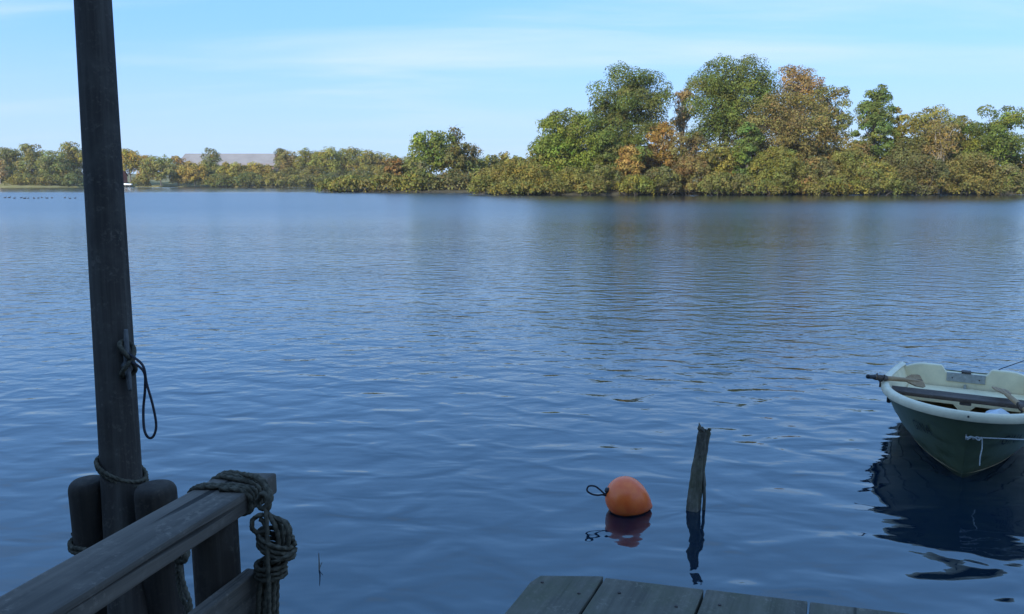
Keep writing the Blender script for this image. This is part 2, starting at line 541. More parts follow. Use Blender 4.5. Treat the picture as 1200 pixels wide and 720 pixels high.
land('island_ground', [(556, 228.6), (600, 229.3), (680, 229.8), (800, 229.2), (900, 229.0), (1000, 228.8), (1100, 228.6), (1205, 228.2), (1265, 228.0)],
     42, lambda u: 1.6 * math.sin(PI * min(1, u)), M_BANK, 3)
land('headland_ground', [(374, 224.6), (388, 225.6), (440, 226.2), (500, 226.4), (560, 226.6), (620, 226.8)],
     60, lambda u: 1.4 * math.sin(PI * u), M_BANK, 4, cols=70)
land('far_shore_ground', [(-340, 219.9), (-150, 220.0), (0, 220.2), (100, 220.0), (145, 219.6), (220, 219.6), (300, 219.8), (420, 219.6), (620, 219.6), (900, 219.6), (1250, 219.6), (1500, 219.6)],
     500, lambda u: 4.5 * min(1, u * 6) + 6 * u, M_MEADOW, 5, rows=26, cols=180, bank=0.5)

# the near bank behind the viewer, and an unseen house added to shade jetty and moorings
bm = bmesh.new()
rnd = random.Random(9)
rows = []
for j, y in enumerate((-2.6, -3.0, -4.0, -7, -14, -40, -400)):
    r = []
    for i in range(41):
        x = -300 + 15 * i if j > 4 else -60 + 3 * i
        r.append(bm.verts.new((x, y + rnd.uniform(-0.15, 0.15), (-0.8, 0.45, 0.62, 0.68, 0.9, 2, 9)[j] + rnd.uniform(-0.04, 0.04))))
    rows.append(r)
for a, b in zip(rows, rows[1:]):
    for i in range(40): bm.faces.new((a[i], a[i + 1], b[i + 1], b[i]))
link('near_bank_ground', mesh_of(bm, 'near_bank_ground', True), M_MEADOW, kind='structure')

def box_bm(bm, x0, x1, y0, y1, z0, z1):
    v = [bm.verts.new(c) for c in ((x0, y0, z0), (x1, y0, z0), (x1, y1, z0), (x0, y1, z0), (x0, y0, z1), (x1, y0, z1), (x1, y1, z1), (x0, y1, z1))]
    for q in ((3, 2, 1, 0), (4, 5, 6, 7), (0, 1, 5, 4), (1, 2, 6, 5), (2, 3, 7, 6), (3, 0, 4, 7)): bm.faces.new([v[k] for k in q])
def box_obj(name, mat, parent, *b, **kw):
    bm = bmesh.new(); box_bm(bm, *b)
    return link(name, mesh_of(bm, name), mat, parent, **kw)

def prism(name, mat, parent, prof, x0, x1, **kw):
    bm = bmesh.new()
    a = [bm.verts.new((x0, y, z)) for y, z in prof]; b = [bm.verts.new((x1, y, z)) for y, z in prof]
    n = len(prof)
    for k in range(n): bm.faces.new((a[k], a[(k + 1) % n], b[(k + 1) % n], b[k]))
    bm.faces.new(a[::-1]); bm.faces.new(b)
    return link(name, mesh_of(bm, name), mat, parent, **kw)

M_TAR = plain_mat('tarred_cladding', (0.05, 0.045, 0.04), 0.85, 0.3, 6)
M_ROOFING = plain_mat('dark_roofing', (0.07, 0.05, 0.045), 0.85, 0.3, 4)
M_GLASS = plain_mat('window_glass', (0.02, 0.025, 0.03), 0.06, 0.1, 2, spec=0.6)
M_WHITEPAINT = plain_mat('white_paint', (0.75, 0.75, 0.72), 0.5, 0.06, 5)
house = thing('shading_house', (-4, -8, 0.6), 'unseen dark timber house added on the near bank to shade the jetty', 'house')
prism('wall', M_TAR, house, [(-3.8, 0.3), (-3.8, 5.4), (-8.3, 9.9), (-12.8, 5.4), (-12.8, 0.3)], -15, 5.4)
prism('roof', M_ROOFING, house, [(-3.1, 4.98), (-3.1, 5.13), (-8.3, 10.25), (-13.5, 5.13), (-13.5, 4.98), (-8.3, 10.1)], -15.6, 6.0)
door = box_obj('door', M_WHITEPAINT, house, -2.4, -1.4, -3.797, -3.74, 0.7, 2.8)
box_obj('handle', M_METAL, door, -2.3, -2.26, -3.738, -3.68, 1.65, 1.75)
for wx in (-12.5, -9.0, -5.6, 1.2):
    for wz in (1.5, 3.6):
        w = box_obj('window', M_WHITEPAINT, house, wx, wx + 1.5, -3.797, -3.74, wz, wz + 1.25)
        for k in (0, 1): box_obj('pane', M_GLASS, w, wx + 0.07 + k * 0.7, wx + 0.73 + k * 0.7, -3.738, -3.72, wz + 0.07, wz + 1.18)

# ------------------------------------------------------------------ jetty
DECK = 0.85
pd = Vector((0.402, 0.9157, 0)); pn = Vector((0.9157, -0.402, 0))
fl = at(634, 667, DECK); fr = at(1032, 714, DECK)
fd = (fr - fl).normalized()
jetty = thing('jetty', (0.2, 0.0, 0.0), 'weathered grey plank jetty in the foreground with a rounded corner', 'jetty')
edges = [0.0]
for px, py in ((707, 678), (826, 691), (948, 705)): edges.append((at(px, py, DECK) - fl).dot(pn))
edges += [edges[-1] + 0.33, edges[-1] + 0.65, edges[-1] + 0.98]
e2 = [edges[0]] + edges[1:]
for k in range(len(e2) - 1):
    a, b = e2[k] + (0.004 if k else 0.0), e2[k + 1] - 0.004
    c = (a + b) / 2
    # where the front edge lies for this plank
    def front(off): return fl + fd * (off / fd.dot(pn))
    mid = front(c)
    rr = random.Random(40 + k)
    skew = ((front(b) - front(a)).dot(pd)) / 2
    # +y of the timber frame is to its left, which is -pn
    dz = rr.uniform(-0.004, 0.004)
    end = mid + pd * rr.uniform(-0.006, 0.006)
    start = end - pd * 5.9
    pl = timber('plank', start + Vector((0, 0, -0.0225 + dz)), end + Vector((0, 0, -0.0225 + dz)), b - a, 0.045, M_DECK, jetty,
                seed=60 + k, rough=0.0015, bev=0.005, skew=(0, -skew))
    if k == 0:   # knock the outer corner round
        me = pl.data
        Lp = max(v.co.x for v in me.vertices)
        for v in me.vertices:
            if v.co.x > Lp - 0.12 and v.co.y > (b - a) * 0.3: v.co.x -= 0.045; v.co.y -= 0.012
    for sx in (0.12, 0.62):
        for yy in (-0.3, 0.3):
            bm = bmesh.new()
            bmesh.ops.create_cone(bm, cap_ends=True, segments=8, radius1=0.006, radius2=0.005, depth=0.004)
            q = end - pd * (sx + rr.uniform(-0.01, 0.01)) + pn * (yy * (b - a) + rr.uniform(-0.01, 0.01)) + Vector((0, 0, dz + 0.002))
            bmesh.ops.translate(bm, vec=q, verts=bm.verts)
            nl = link('nail', mesh_of(bm, 'nail'), M_IRON, pl)
            nl.matrix_parent_inverse = pl.matrix_basis.inverted()
for s_ in (0.35, 2.6, 4.9):
    c0 = fl - pd * s_ + pn * 0.05; c1 = fl - pd * s_ + pn * (e2[-1] - 0.05) + fd * 0
    timber('bearer', c0 + Vector((0, 0, -0.125)), c1 + Vector((0, 0, -0.125)), 0.1, 0.15, M_DECK, jetty, seed=int(s_ * 10))
    for c in (c0 + pn * 0.1, c1 - pn * 0.1):
        round_post('leg', (c.x, c.y, LAKEBED), (c.x, c.y, DECK - 0.205), 0.07, 0.065, M_PILE, jetty, seed=int(c.x * 100))

# ------------------------------------------------------------------ railing
HR = EYE - 0.62
ra, rb = at(262, 553, HR), at(325, 554, HR)
rdir = (at(0, 698, HR) - ra); rdir.z = 0; rdir.normalize()          # towards the viewer
rperp = Vector((-rdir.y, rdir.x, 0))
if rperp.x < 0: rperp = -rperp
rw = (rb - ra).dot(rperp)
rmid = (ra + rb) / 2
rail = thing('railing', (rmid.x, rmid.y, 0), 'weathered grey wooden railing ending beside the tall pole', 'railing')
skew_r = (rb - ra).dot(rdir) / 2
RT = 0.046
timber('handrail', rmid + rdir * 2.9 - Vector((0, 0, RT / 2)), rmid - Vector((0, 0, RT / 2)), rw, RT, M_RAIL, rail, seed=5, rough=0.0012, bev=0.006,
       skew=(0, skew_r))
for t_ in (0.135, 1.75):
    pc = rmid + rdir * t_
    pc = pc + rperp * 0.006
    round_post('post', (pc.x, pc.y, LAKEBED), (pc.x, pc.y, HR - RT - 0.001), 0.048, 0.046, M_POLE, rail, seed=7, dome=0.004, wob=0.03)
lo = rmid + rdir * 0.10 + rperp * (0.048 + 0.016)
lz = P(290, 670, 1.6).z
timber('lower_rail', lo + rdir * 2.7 + Vector((0, 0, lz - lo.z - 0.075)), lo + Vector((0, 0, lz - lo.z - 0.075)), 0.028, 0.15, M_RAIL, rail, seed=8, rough=0.0015, bev=0.004)

# rope wound round the rail end, its coil hanging from it
hw, ht, rr_ = rw / 2 + 0.005, RT / 2 + 0.005, 0.0057
cen = rmid - Vector((0, 0, RT / 2))
def around(t0, t1, turns, start=0.0, slant=0.0):
    pts = []
    n = int(turns * 12)
    for k in range(n + 1):
        a = start + 2 * PI * turns * k / n
        ca, sa = math.cos(a), math.sin(a)
        # rounded rectangle
        den = (abs(ca) ** 5 + abs(sa) ** 5) ** 0.2
        pts.append(cen + rperp * (hw * ca / den) + Vector((0, 0, ht * sa / den)) + rdir * (t0 + (t1 - t0) * k / n + slant * ca))
    return pts
dR = 1.60
wraps = [around(0.022, 0.058, 2.6, -0.6, 0.010), around(0.088, 0.112, 2.3, -0.4, -0.016)]
knot = [P(313, 572, 1.60), P(318, 583, 1.585), P(309, 596, 1.58), P(302, 590, 1.59), P(308, 578, 1.575), P(316, 588, 1.57), P(312, 600, 1.575)]
bridge = [P(286, 556, 1.64), P(301, 560, 1.60), P(312, 572, 1.585), P(314, 588, 1.57), P(308, 597, 1.575)]
mooring = thing('mooring_rope', tuple(P(318, 720, 1.6)), 'thick grey rope wound round the rail end with its coil hanging down', 'rope')
link('rail_turns', rope_mesh('rail_turns', wraps + [bridge], rr_), M_ROPE, mooring)
link('knot', rope_mesh('knot', [knot], rr_), M_ROPE, mooring)
link('hanging_end', rope_mesh('hanging_end', [[P(311, 594, 1.572), P(313, 620, 1.560), P(314, 660, 1.555), P(315, 700, 1.555), P(316, 760, 1.56)]], 0.0048), M_ROPE, mooring)
rg = random.Random(21)
coil = []
for k in range(7):
    x0 = 303 + 3.6 * k; dd = 1.58 + 0.012 * ((k * 3) % 5)
    coil.append([P(312 + k, 600 + k, dd), P(322 + 2.6 * k, 618 + rg.uniform(-4, 4), dd - 0.012), P(326 + 2.2 * k, 640 + rg.uniform(-3, 3), dd - 0.005),
                 P(312 + 2.6 * k, 662, dd), P(x0 + rg.uniform(-1, 1), 700, dd), P(x0 + rg.uniform(-2, 2), 790, dd), P(x0 + 4, 830 + rg.uniform(0, 12), dd)])
coil.append([P(309, 603, 1.575), P(298, 607, 1.57), P(295, 617, 1.568), P(301, 625, 1.57), P(310, 622, 1.575), P(309, 611, 1.575), P(304, 609, 1.575)])
link('coil', rope_mesh('coil', coil, 0.0052), M_ROPE, mooring)
def bind(cx, cy, d, rx, rz, turns, drop, tilt):
    pts = []
    c0 = P(cx, cy, d)
    n = int(turns * 10)
    for k in range(n + 1):
        a = 2 * PI * turns * k / n
        pts.append(c0 + Vector((rx * math.cos(a), rz * math.sin(a), -drop * k / n + tilt * math.cos(a))))
    return pts
link('binding', rope_mesh('binding', [bind(317, 657, 1.59, 0.029, 0.026, 3.2, 0.034, 0.003), bind(323, 627, 1.585, 0.034, 0.03, 3.4, 0.038, -0.013),
                                      bind(328, 645, 1.585, 0.030, 0.026, 1.6, 0.020, 0.012)], 0.0053), M_ROPE, mooring)

# ------------------------------------------------------------------ pole, piles, lashings
PD = 2.50
pb = P(142.5, 562, PD); pt = P(109, 0, 2.735)
pdirv = (pt - pb).normalized()
base = pb + pdirv * ((LAKEBED - pb.z) / pdirv.z); top = pb + pdirv * 4.2
pole = round_post('wooden_pole', base, top, 0.0635, 0.058, M_POLE, seed=3, dome=0.012, wob=0.018, sides=36,
                  label='tall dark round wooden pole with a cleat, standing between two short piles', cat='pole')
lp = P(103, 562, 2.50); rp = P(181, 568, 2.43)
pileL = round_post('mooring_pile', (lp.x + 0.03, lp.y, LAKEBED), lp, 0.064, 0.060, M_PILE, seed=11, dome=0.035, wob=0.05,
                   label='short dark round pile left of the tall pole', cat='pile', group='short piles beside the tall pole')
pileR = round_post('mooring_pile', (rp.x + 0.035, rp.y, LAKEBED), rp, 0.067, 0.062, M_PILE, seed=12, dome=0.028, wob=0.05,
                   label='short dark round pile right of the tall pole, partly behind the railing', cat='pile', group='short piles beside the tall pole')
# cleat: two horns on a foot, screwed to the right face of the pole
cc = P(160, 422, 2.50)
cz = pdirv
cx = Vector((0.80, -0.60, 0)).normalized()
axis_pt = pb + pdirv * ((cc.z - pb.z) / pdirv.z)
face = axis_pt + cx * 0.060
bm = bmesh.new()
sweep(bm, smooth_path([face + cx * 0.026 + cz * 0.098, face + cx * 0.024 + cz * 0.05, face + cx * 0.02, face + cx * 0.024 - cz * 0.05, face + cx * 0.030 - cz * 0.100], 6),
      [0.0055 + 0.0045 * math.sin(PI * k / 24) for k in range(25)], sides=10)
for s_ in (-1, 1):
    sweep(bm, [face - cx * 0.01 + cz * 0.025 * s_, face + cx * 0.022 + cz * 0.022 * s_], [0.013, 0.010], sides=10)
cl = link('cleat', mesh_of(bm, 'cleat', True), M_IRON2, pole, label='grey metal horn cleat')
cl.matrix_parent_inverse = pole.matrix_basis.inverted()
hal = thing('halyard_cord', tuple(P(180, 512, 2.45)), 'dark cord wound on the cleat with a loop hanging over the water', 'cord')
fig = []
for k in range(49):
    a = 2 * PI * 3.5 * k / 48
    fig.append(face + cx * (0.026 + 0.022 * math.cos(2 * a + 0.4)) + cz * (0.056 * math.sin(a)) + cz.cross(cx) * (0.026 * math.sin(2 * a)))
link('turns', rope_mesh('turns', [fig], 0.0075, 0.006, 0.05, 4), M_ROPE, hal)
k0 = face + cx * 0.03
link('loop', tube_mesh('loop', [[k0 + cz * 0.02, P(167, 428, 2.44), P(172, 450, 2.44), P(179, 475, 2.44), P(183, 498, 2.44), P(180, 511, 2.44), P(174, 513, 2.44),
                                P(169, 503, 2.44), P(168, 480, 2.45), P(170, 455, 2.45), P(168, 435, 2.45), k0]], 0.0040), M_CORD, hal)
# upper lashing round pole and right pile, lower lashing round all three with a knot
def ring_about(centers, rad, z0, tilt, turns=1, ph=0.0, rise=0.0):
    hull = []
    for cx_, cy_ in centers:
        for k in range(24):
            a = 2 * PI * k / 24
            hull.append((cx_ + rad * math.cos(a), cy_ + rad * math.sin(a)))
    hull = sorted(set(hull))
    def half(ps):
        h = []
        for p in ps:
            while len(h) >= 2 and (h[-1][0] - h[-2][0]) * (p[1] - h[-2][1]) - (h[-1][1] - h[-2][1]) * (p[0] - h[-2][0]) <= 0: h.pop()
            h.append(p)
        return h
    lo_, up_ = half(hull), half(hull[::-1])
    loop = lo_[:-1] + up_[:-1]
    pts = []
    for t in range(turns):
        for k, (x, y) in enumerate(loop):
            pts.append(Vector((x, y, z0 + tilt * (x - centers[0][0]) + rise * (t + k / len(loop)))))
    pts.append(Vector((loop[0][0], loop[0][1], z0 + tilt * (loop[0][0] - centers[0][0]) + rise * turns)))
    return pts
zl = P(140, 555, 2.46).z
px_ = pb + pdirv * ((zl - pb.z) / pdirv.z)
lash = thing('lashing_rope', tuple(px_), 'old rope lashed round the tall pole just above the short piles', 'rope')
link('turn', rope_mesh('turn', [ring_about([(px_.x, px_.y), (px_.x + 0.004, px_.y)], 0.067, zl, -0.52, 1),
                                ring_about([(px_.x, px_.y), (px_.x + 0.006, px_.y)], 0.066, zl - 0.012, -0.58, 1)], 0.0075, 0.006, 0.05, 3), M_ROPE, lash)
zl2 = P(150, 657, 2.42).z
lash2 = thing('lashing_rope', tuple(P(212, 650, 2.38)), 'knotted rope round the two short piles, its ends dangling behind the railing', 'rope')
cs = [(lp.x + 0.01, lp.y), (rp.x + 0.012, rp.y)]
link('turn', rope_mesh('turn', [ring_about(cs, 0.074, zl2, 0.0, 2, rise=0.015)], 0.008, 0.006, 0.05, 3), M_ROPE, lash2)
link('knot', rope_mesh('knot', [[P(206, 655, 2.36), P(212, 643, 2.35), P(219, 650, 2.36), P(212, 659, 2.35), P(205, 650, 2.34), P(213, 646, 2.33), P(217, 655, 2.34), P(210, 657, 2.35)]], 0.011, 0.006, 0.06), M_ROPE, lash2)
link('dangling_end', rope_mesh('dangling_end', [[P(210, 655, 2.35), P(212, 672, 2.35), P(217, 690, 2.35), P(222, 704, 2.34), P(224, 724, 2.34), P(224, 760, 2.34)],
                                                [P(208, 656, 2.35), P(209, 680, 2.36), P(213, 700, 2.36), P(219, 712, 2.36), P(220, 740, 2.36)]], 0.0075), M_ROPE, lash2)

# ------------------------------------------------------------------ buoy
bc = at(740, 607, 0)
bx, by = bc.x, bc.y + 0.12
BAX = Vector((0.90, 0.12, -0.40)).normalized()
bm = bmesh.new()
Lb, Rb = 0.335, 0.140
rings = []
n = 28
yv = Vector((0, 0, 1)).cross(BAX).normalized(); zv = BAX.cross(yv)
for i in range(n + 1):
    u = i / n
    x = Lb * (1 - math.cos(PI * u)) / 2
    q = x / Lb
    # blunt round head, tapering to the tip
    r = Rb * (math.sqrt(max(0, 1 - ((q - 0.40) / 0.40) ** 2)) if q < 0.40 else max(0.0, (1 - ((q - 0.40) / 0.63) ** 1.9)) ** 0.92)
    if i == 0: r = 0.004
    if i == n: r = 0.018
    rings.append([bm.verts.new(BAX * (x - 0.165) + (yv * math.cos(2 * PI * k / 36) + zv * math.sin(2 * PI * k / 36)) * r) for k in range(36)])
for a, b in zip(rings, rings[1:]):
    for k in range(36): bm.faces.new((a[k], a[(k + 1) % 36], b[(k + 1) % 36], b[k]))
bm.faces.new(rings[0][::-1]); bm.faces.new(rings[-1])
bme = mesh_of(bm, 'float', True)
buoy = thing('mooring_buoy', (bx, by, 0), 'orange teardrop mooring buoy floating beside the broken stake', 'buoy')
bo = bpy.data.objects.new('float', bme); COL.objects.link(bo); bme.materials.append(M_BUOY)
bo.parent = buoy; bo.matrix_parent_inverse = buoy.matrix_basis.inverted()
bo.matrix_basis = Matrix.Translation((bx, by, 0.084))
ctr = Vector((bx, by, 0.084))
nose = ctr - BAX * 0.165
bm = bmesh.new()
sweep(bm, [nose + BAX * 0.012, nose - BAX * 0.004, nose - BAX * 0.016], [0.022, 0.020, 0.014], sides=16)
link('eye_boss', mesh_of(bm, 'eye_boss', True), M_BLACK, buoy)
dpt = (nose - _C).dot(_F)
link('rope_loop', tube_mesh('rope_loop', [[nose, P(709, 579, dpt), P(703, 574, dpt), P(697, 570, dpt), P(690, 570, dpt), P(688, 575, dpt), P(693, 579, dpt), P(700, 580.5, dpt),
                                           P(706, 580, dpt), P(711, 581, dpt), nose]], 0.0062), M_CORD, buoy)

# ------------------------------------------------------------------ broken stake
sb = at(813, 597, 0); sd = (sb - _C).dot(_F)
sprof = [(812, 640, 13), (811.5, 615, 11.5), (812, 600, 11), (813, 585, 11), (815.5, 570, 10.5), (818, 550, 10), (820.5, 535, 9), (823, 520, 9), (825, 509, 9), (825.5, 503, 7.5)]
rs = random.Random(77)
pth, rad = [], []
for (x0, y0, w0), (x1, y1, w1) in zip(sprof, sprof[1:]):
    for k in range(4):
        t = k / 4
        pth.append(P(x0 + (x1 - x0) * t, y0 + (y1 - y0) * t, sd)); rad.append((w0 + (w1 - w0) * t) * 0.78 * sd / FPX)
pth.append(P(sprof[-1][0], sprof[-1][1], sd)); rad.append(sprof[-1][2] * sd / FPX)
bm = bmesh.new()
NS = 22
phs = [rs.uniform(0, 6.28) for _ in range(8)]
rings = []
for i, (p, r) in enumerate(zip(pth, rad)):
    ring = []
    for k in range(NS):
        a = 2 * PI * k / NS
        z = p.z
        f_ = 1 + 0.10 * math.sin(2 * a + phs[0] + z * 3) + 0.12 * math.sin(5 * a + phs[1] + z * 1.5) + 0.07 * math.sin(9 * a + phs[2]) + rs.uniform(-0.05, 0.05)
        # a lengthwise split on the right side
        if 0.5 < (a % (2 * PI)) < 0.9: f_ *= 0.72
        ring.append(bm.verts.new(p + Vector((math.cos(a) * r * f_, math.sin(a) * r * f_ * 0.85, 0))))
    rings.append(ring)
for a, b in zip(rings, rings[1:]):
    for k in range(NS): bm.faces.new((a[k], a[(k + 1) % NS], b[(k + 1) % NS], b[k]))
# splintered head
for k, v in enumerate(rings[-1]):
    a = 2 * PI * k / NS
    v.co.z += 0.022 * math.sin(a * 2 + 2.2) + 0.014 * math.sin(5 * a) - 0.030 * max(0, math.cos(a)) + 0.012
tipc = bm.verts.new(pth[-1] - Vector((0, 0, 0.02)))
for k in range(NS): bm.faces.new((rings[-1][k], rings[-1][(k + 1) % NS], tipc))
bm.faces.new(rings[0][::-1])
me = mesh_of(bm, 'shaft')
stake = thing('wooden_stake', (sb.x, sb.y, 0), 'broken weathered wooden stake sticking out of the water right of the buoy', 'stake')
so = bpy.data.objects.new('shaft', me); COL.objects.link(so); me.materials.append(M_STAKE)
so.parent = stake; so.matrix_parent_inverse = stake.matrix_basis.inverted()
bm = bmesh.new()
sweep(bm, smooth_path([P(823.5, 552, sd), P(825, 568, sd - 0.01), P(825.5, 585, sd - 0.01), P(824.5, 600, sd), P(822, 620, sd)], 5), [0.016] * 6 + [0.011] * 8 + [0.012] * 7, sides=7)
link('splinter', mesh_of(bm, 'splinter', True), M_STAKE, stake)

# thin twig standing in the water left of the jetty
tw = at(374, 668, 0); td = (tw - _C).dot(_F)
bm = bmesh.new()
sweep(bm, [P(374, 680, td), P(374, 660, td), P(373.4, 648, td)], [0.005, 0.004, 0.002], sides=5)
sweep(bm, [P(374, 667, td), P(377.5, 659, td)], [0.003, 0.0015], sides=5)
link('twig', mesh_of(bm, 'twig'), M_BARK, label='thin dark twig poking out of the water right of the rope coil', cat='twig')

# ------------------------------------------------------------------ rowing boat
BOW = Vector((3.262, 5.42, 0)); BDIR = Vector((0.497, 0.868, 0)).normalized(); BPERP = Vector((-BDIR.y, BDIR.x, 0))    # BPERP: the side left of the picture
BL, BB = 2.42, 0.655
KEEL = -0.10
def sheer(s): return 0.365 + 0.185 * (1 - s) ** 1.5
def hull(s, v, off=0.0):
    """point on the hull in boat coordinates: x aft from the stem head, y half breadth, z height; v 0 keel .. 1 gunwale"""
    rake = 0.30 * (1 - v) ** 1.1
    x = rake + s * (BL - rake)
    sm = min(1.0, s / 0.62)
    ent = max(0.0, 1 - (1 - sm) ** 2.1)
    q = 0.84 - 0.33 * v ** 0.7
    plan = ent ** q if ent > 0 else 0.0
    aft = 1 - 0.12 * max(0.0, (s - 0.55) / 0.45) ** 2
    sec = v ** (0.40 - 0.14 * sm)
    hb = BB * plan * aft * sec
    # lapped strakes: a small step at each lap
    for lap in (0.42, 0.62, 0.80):
        if v < lap: hb -= 0.0
    step = 0.007 * ((v * 5.0) % 1.0) * min(1, s * 6)
    hb = max(0.0, hb - step * (0 if v > 0.97 else 1) - off * (1 if s > 0.0 else 0))
    z = KEEL + (sheer(s) - KEEL) * v + 0.03 * (1 - v) * max(0, 0.25 - s) * 4
    return x, hb, z
def bw(x, y, z): return BOW + BDIR * x + BPERP * y + Vector((0, 0, z))
boat = thing('rowing_boat', tuple(BOW + BDIR * 1.2), 'small dark green rowing boat with cream inside moored at the right', 'boat')
BM = Matrix.Translation(BOW) @ Matrix((BDIR, BPERP, Vector((0, 0, 1)))).transposed().to_4x4()
def boat_part(name, me, mat, parent=None, **kw):
    o = bpy.data.objects.new(name, me); COL.objects.link(o)
    if len(me.materials) == 0: me.materials.append(mat)
    pr = parent or boat
    o.parent = pr; o.matrix_parent_inverse = pr.matrix_basis.inverted()
    o.matrix_basis = BM
    return tag(o, **kw)
svals = [0, 0.006, 0.016, 0.03, 0.05, 0.08, 0.12, 0.16, 0.21, 0.27, 0.34, 0.42, 0.5, 0.58, 0.66, 0.74, 0.82, 0.9, 0.96, 1.0]
vv = []
for k in range(5):
    for t in (0.0, 0.35, 0.7, 0.985): vv.append((k + t) / 5)
vv.append(1.0); vv[0] = 0.0
bm = bmesh.new()
gridL = [[bm.verts.new(hull(s, v)) for v in vv] for s in svals]
gridR = [[bm.verts.new((p.co.x, -p.co.y, p.co.z)) for p in row] for row in gridL]
for g_ in (gridL, gridR):
    for a, b in zip(g_, g_[1:]):
        for j in range(len(vv) - 1): bm.faces.new((a[j], a[j + 1], b[j + 1], b[j]))
tl, tr_ = gridL[-1], gridR[-1]
for j in range(len(vv) - 1): bm.faces.new((tl[j], tl[j + 1], tr_[j + 1], tr_[j]))
bmesh.ops.remove_doubles(bm, verts=bm.verts, dist=0.0008)
me = mesh_of(bm, 'hull')
for p in me.polygons: p.use_smooth = True
me.set_sharp_from_angle(angle=math.radians(28))
hull_o = boat_part('hull', me, M_HULL)

# inner shell, sole, transom
bm = bmesh.new()
SOLE_V = 0.30
vin = [SOLE_V + (1 - SOLE_V) * k / 7 for k in range(8)]
def inner(s, v):
    x, y, z = hull(s, v)
    return (x + 0.03 * (1 - s) - 0.03 * s, max(0, y - 0.028), z)
sin_ = [s for s in svals if s >= 0.006]
gl = [[bm.verts.new(inner(s, v)) for v in vin] for s in sin_]
gr = [[bm.verts.new((p.co.x, -p.co.y, p.co.z)) for p in row] for row in gl]
for g_ in (gl, gr):
    for a, b in zip(g_, g_[1:]):
        for j in range(7): bm.faces.new((a[j], b[j], b[j + 1], a[j + 1]))
for a, b, c, d in zip(gl, gl[1:], gr[1:], gr): pass
for j in range(7): bm.faces.new((gl[0][j], gr[0][j], gr[0][j + 1], gl[0][j + 1]))
boat_part('inner_shell', mesh_of(bm, 'inner_shell', True), M_CREAM)
bm = bmesh.new()
fl_ = [[bm.verts.new((*inner(s, SOLE_V + 0.02)[:2], 0.04)), bm.verts.new((inner(s, SOLE_V + 0.02)[0], -inner(s, SOLE_V + 0.02)[1], 0.04))] for s in sin_]
for a, b in zip(fl_, fl_[1:]): bm.faces.new((a[0], b[0], b[1], a[1]))
boat_part('sole', mesh_of(bm, 'sole'), M_FLOOR)

# transom board with two raised shoulders and a dip for the outboard bracket
def transom_top(y):
    a = abs(y); e = BB * 0.875
    if a < 0.175: return 0.355
    if a < 0.215: return 0.355 + (a - 0.175) / 0.04 * 0.058
    if a < 0.36: return 0.413
    return 0.413 - 0.075 * ((a - 0.36) / (e - 0.36)) ** 2
ysamp = [-0.575, -0.54, -0.5, -0.46, -0.41, -0.36, -0.29, -0.215, -0.175, -0.09, 0.0]
ysamp = ysamp + [-y for y in ysamp[-2::-1]]
bm = bmesh.new()
x1_, x0_ = BL + 0.012, BL - 0.045
top_ = [(y, transom_top(y)) for y in ysamp]
low = [(0.48, 0.12), (0.35, 0.0), (0.2, -0.04), (-0.2, -0.04), (-0.35, 0.0), (-0.48, 0.12)]
loop = top_ + low
for_a = [bm.verts.new((x0_, y, z)) for y, z in loop]; for_b = [bm.verts.new((x1_, y, z)) for y, z in loop]
bm.faces.new(for_a); bm.faces.new(for_b[::-1])
for k in range(len(loop)): bm.faces.new((for_a[k], for_a[(k + 1) % len(loop)], for_b[(k + 1) % len(loop)], for_b[k]))
tr_o = boat_part('transom', mesh_of(bm, 'transom'), M_CREAM)
bv = tr_o.modifiers.new('bevel', 'BEVEL'); bv.width = 0.012; bv.segments = 3; bv.limit_method = 'ANGLE'; bv.angle_limit = 0.7
bm = bmesh.new(); box_bm(bm, x0_ - 0.012, x0_ - 0.002, -0.165, 0.165, 0.265, 0.352)
bmesh.ops.bevel(bm, geom=list(bm.edges), offset=0.002, segments=1, affect='EDGES')
plate = boat_part('outboard_plate', mesh_of(bm, 'outboard_plate'), M_METAL, tr_o, label='pale grey metal outboard plate')
plate.matrix_parent_inverse = tr_o.matrix_basis.inverted()
for yy in (-0.115, 0.115):
    bm = bmesh.new(); bmesh.ops.create_uvsphere(bm, u_segments=10, v_segments=6, radius=0.007)
    bmesh.ops.translate(bm, vec=(x0_ - 0.013, yy, 0.30), verts=bm.verts)
    b_ = boat_part('bolt', mesh_of(bm, 'bolt', True), M_IRON, tr_o); b_.matrix_parent_inverse = tr_o.matrix_basis.inverted()
bm = bmesh.new(); box_bm(bm, x0_ - 0.03, x0_ - 0.002, -0.012, 0.012, 0.185, 0.24)
b_ = boat_part('drain_fitting', mesh_of(bm, 'drain_fitting'), M_METAL, tr_o); b_.matrix_parent_inverse = tr_o.matrix_basis.inverted()
bm = bmesh.new(); box_bm(bm, x0_ - 0.018, x1_ + 0.01, -0.04, 0.04, 0.356, 0.372)
b_ = boat_part('clamp_pad', mesh_of(bm, 'clamp_pad'), M_IRON, tr_o); b_.matrix_parent_inverse = tr_o.matrix_basis.inverted()

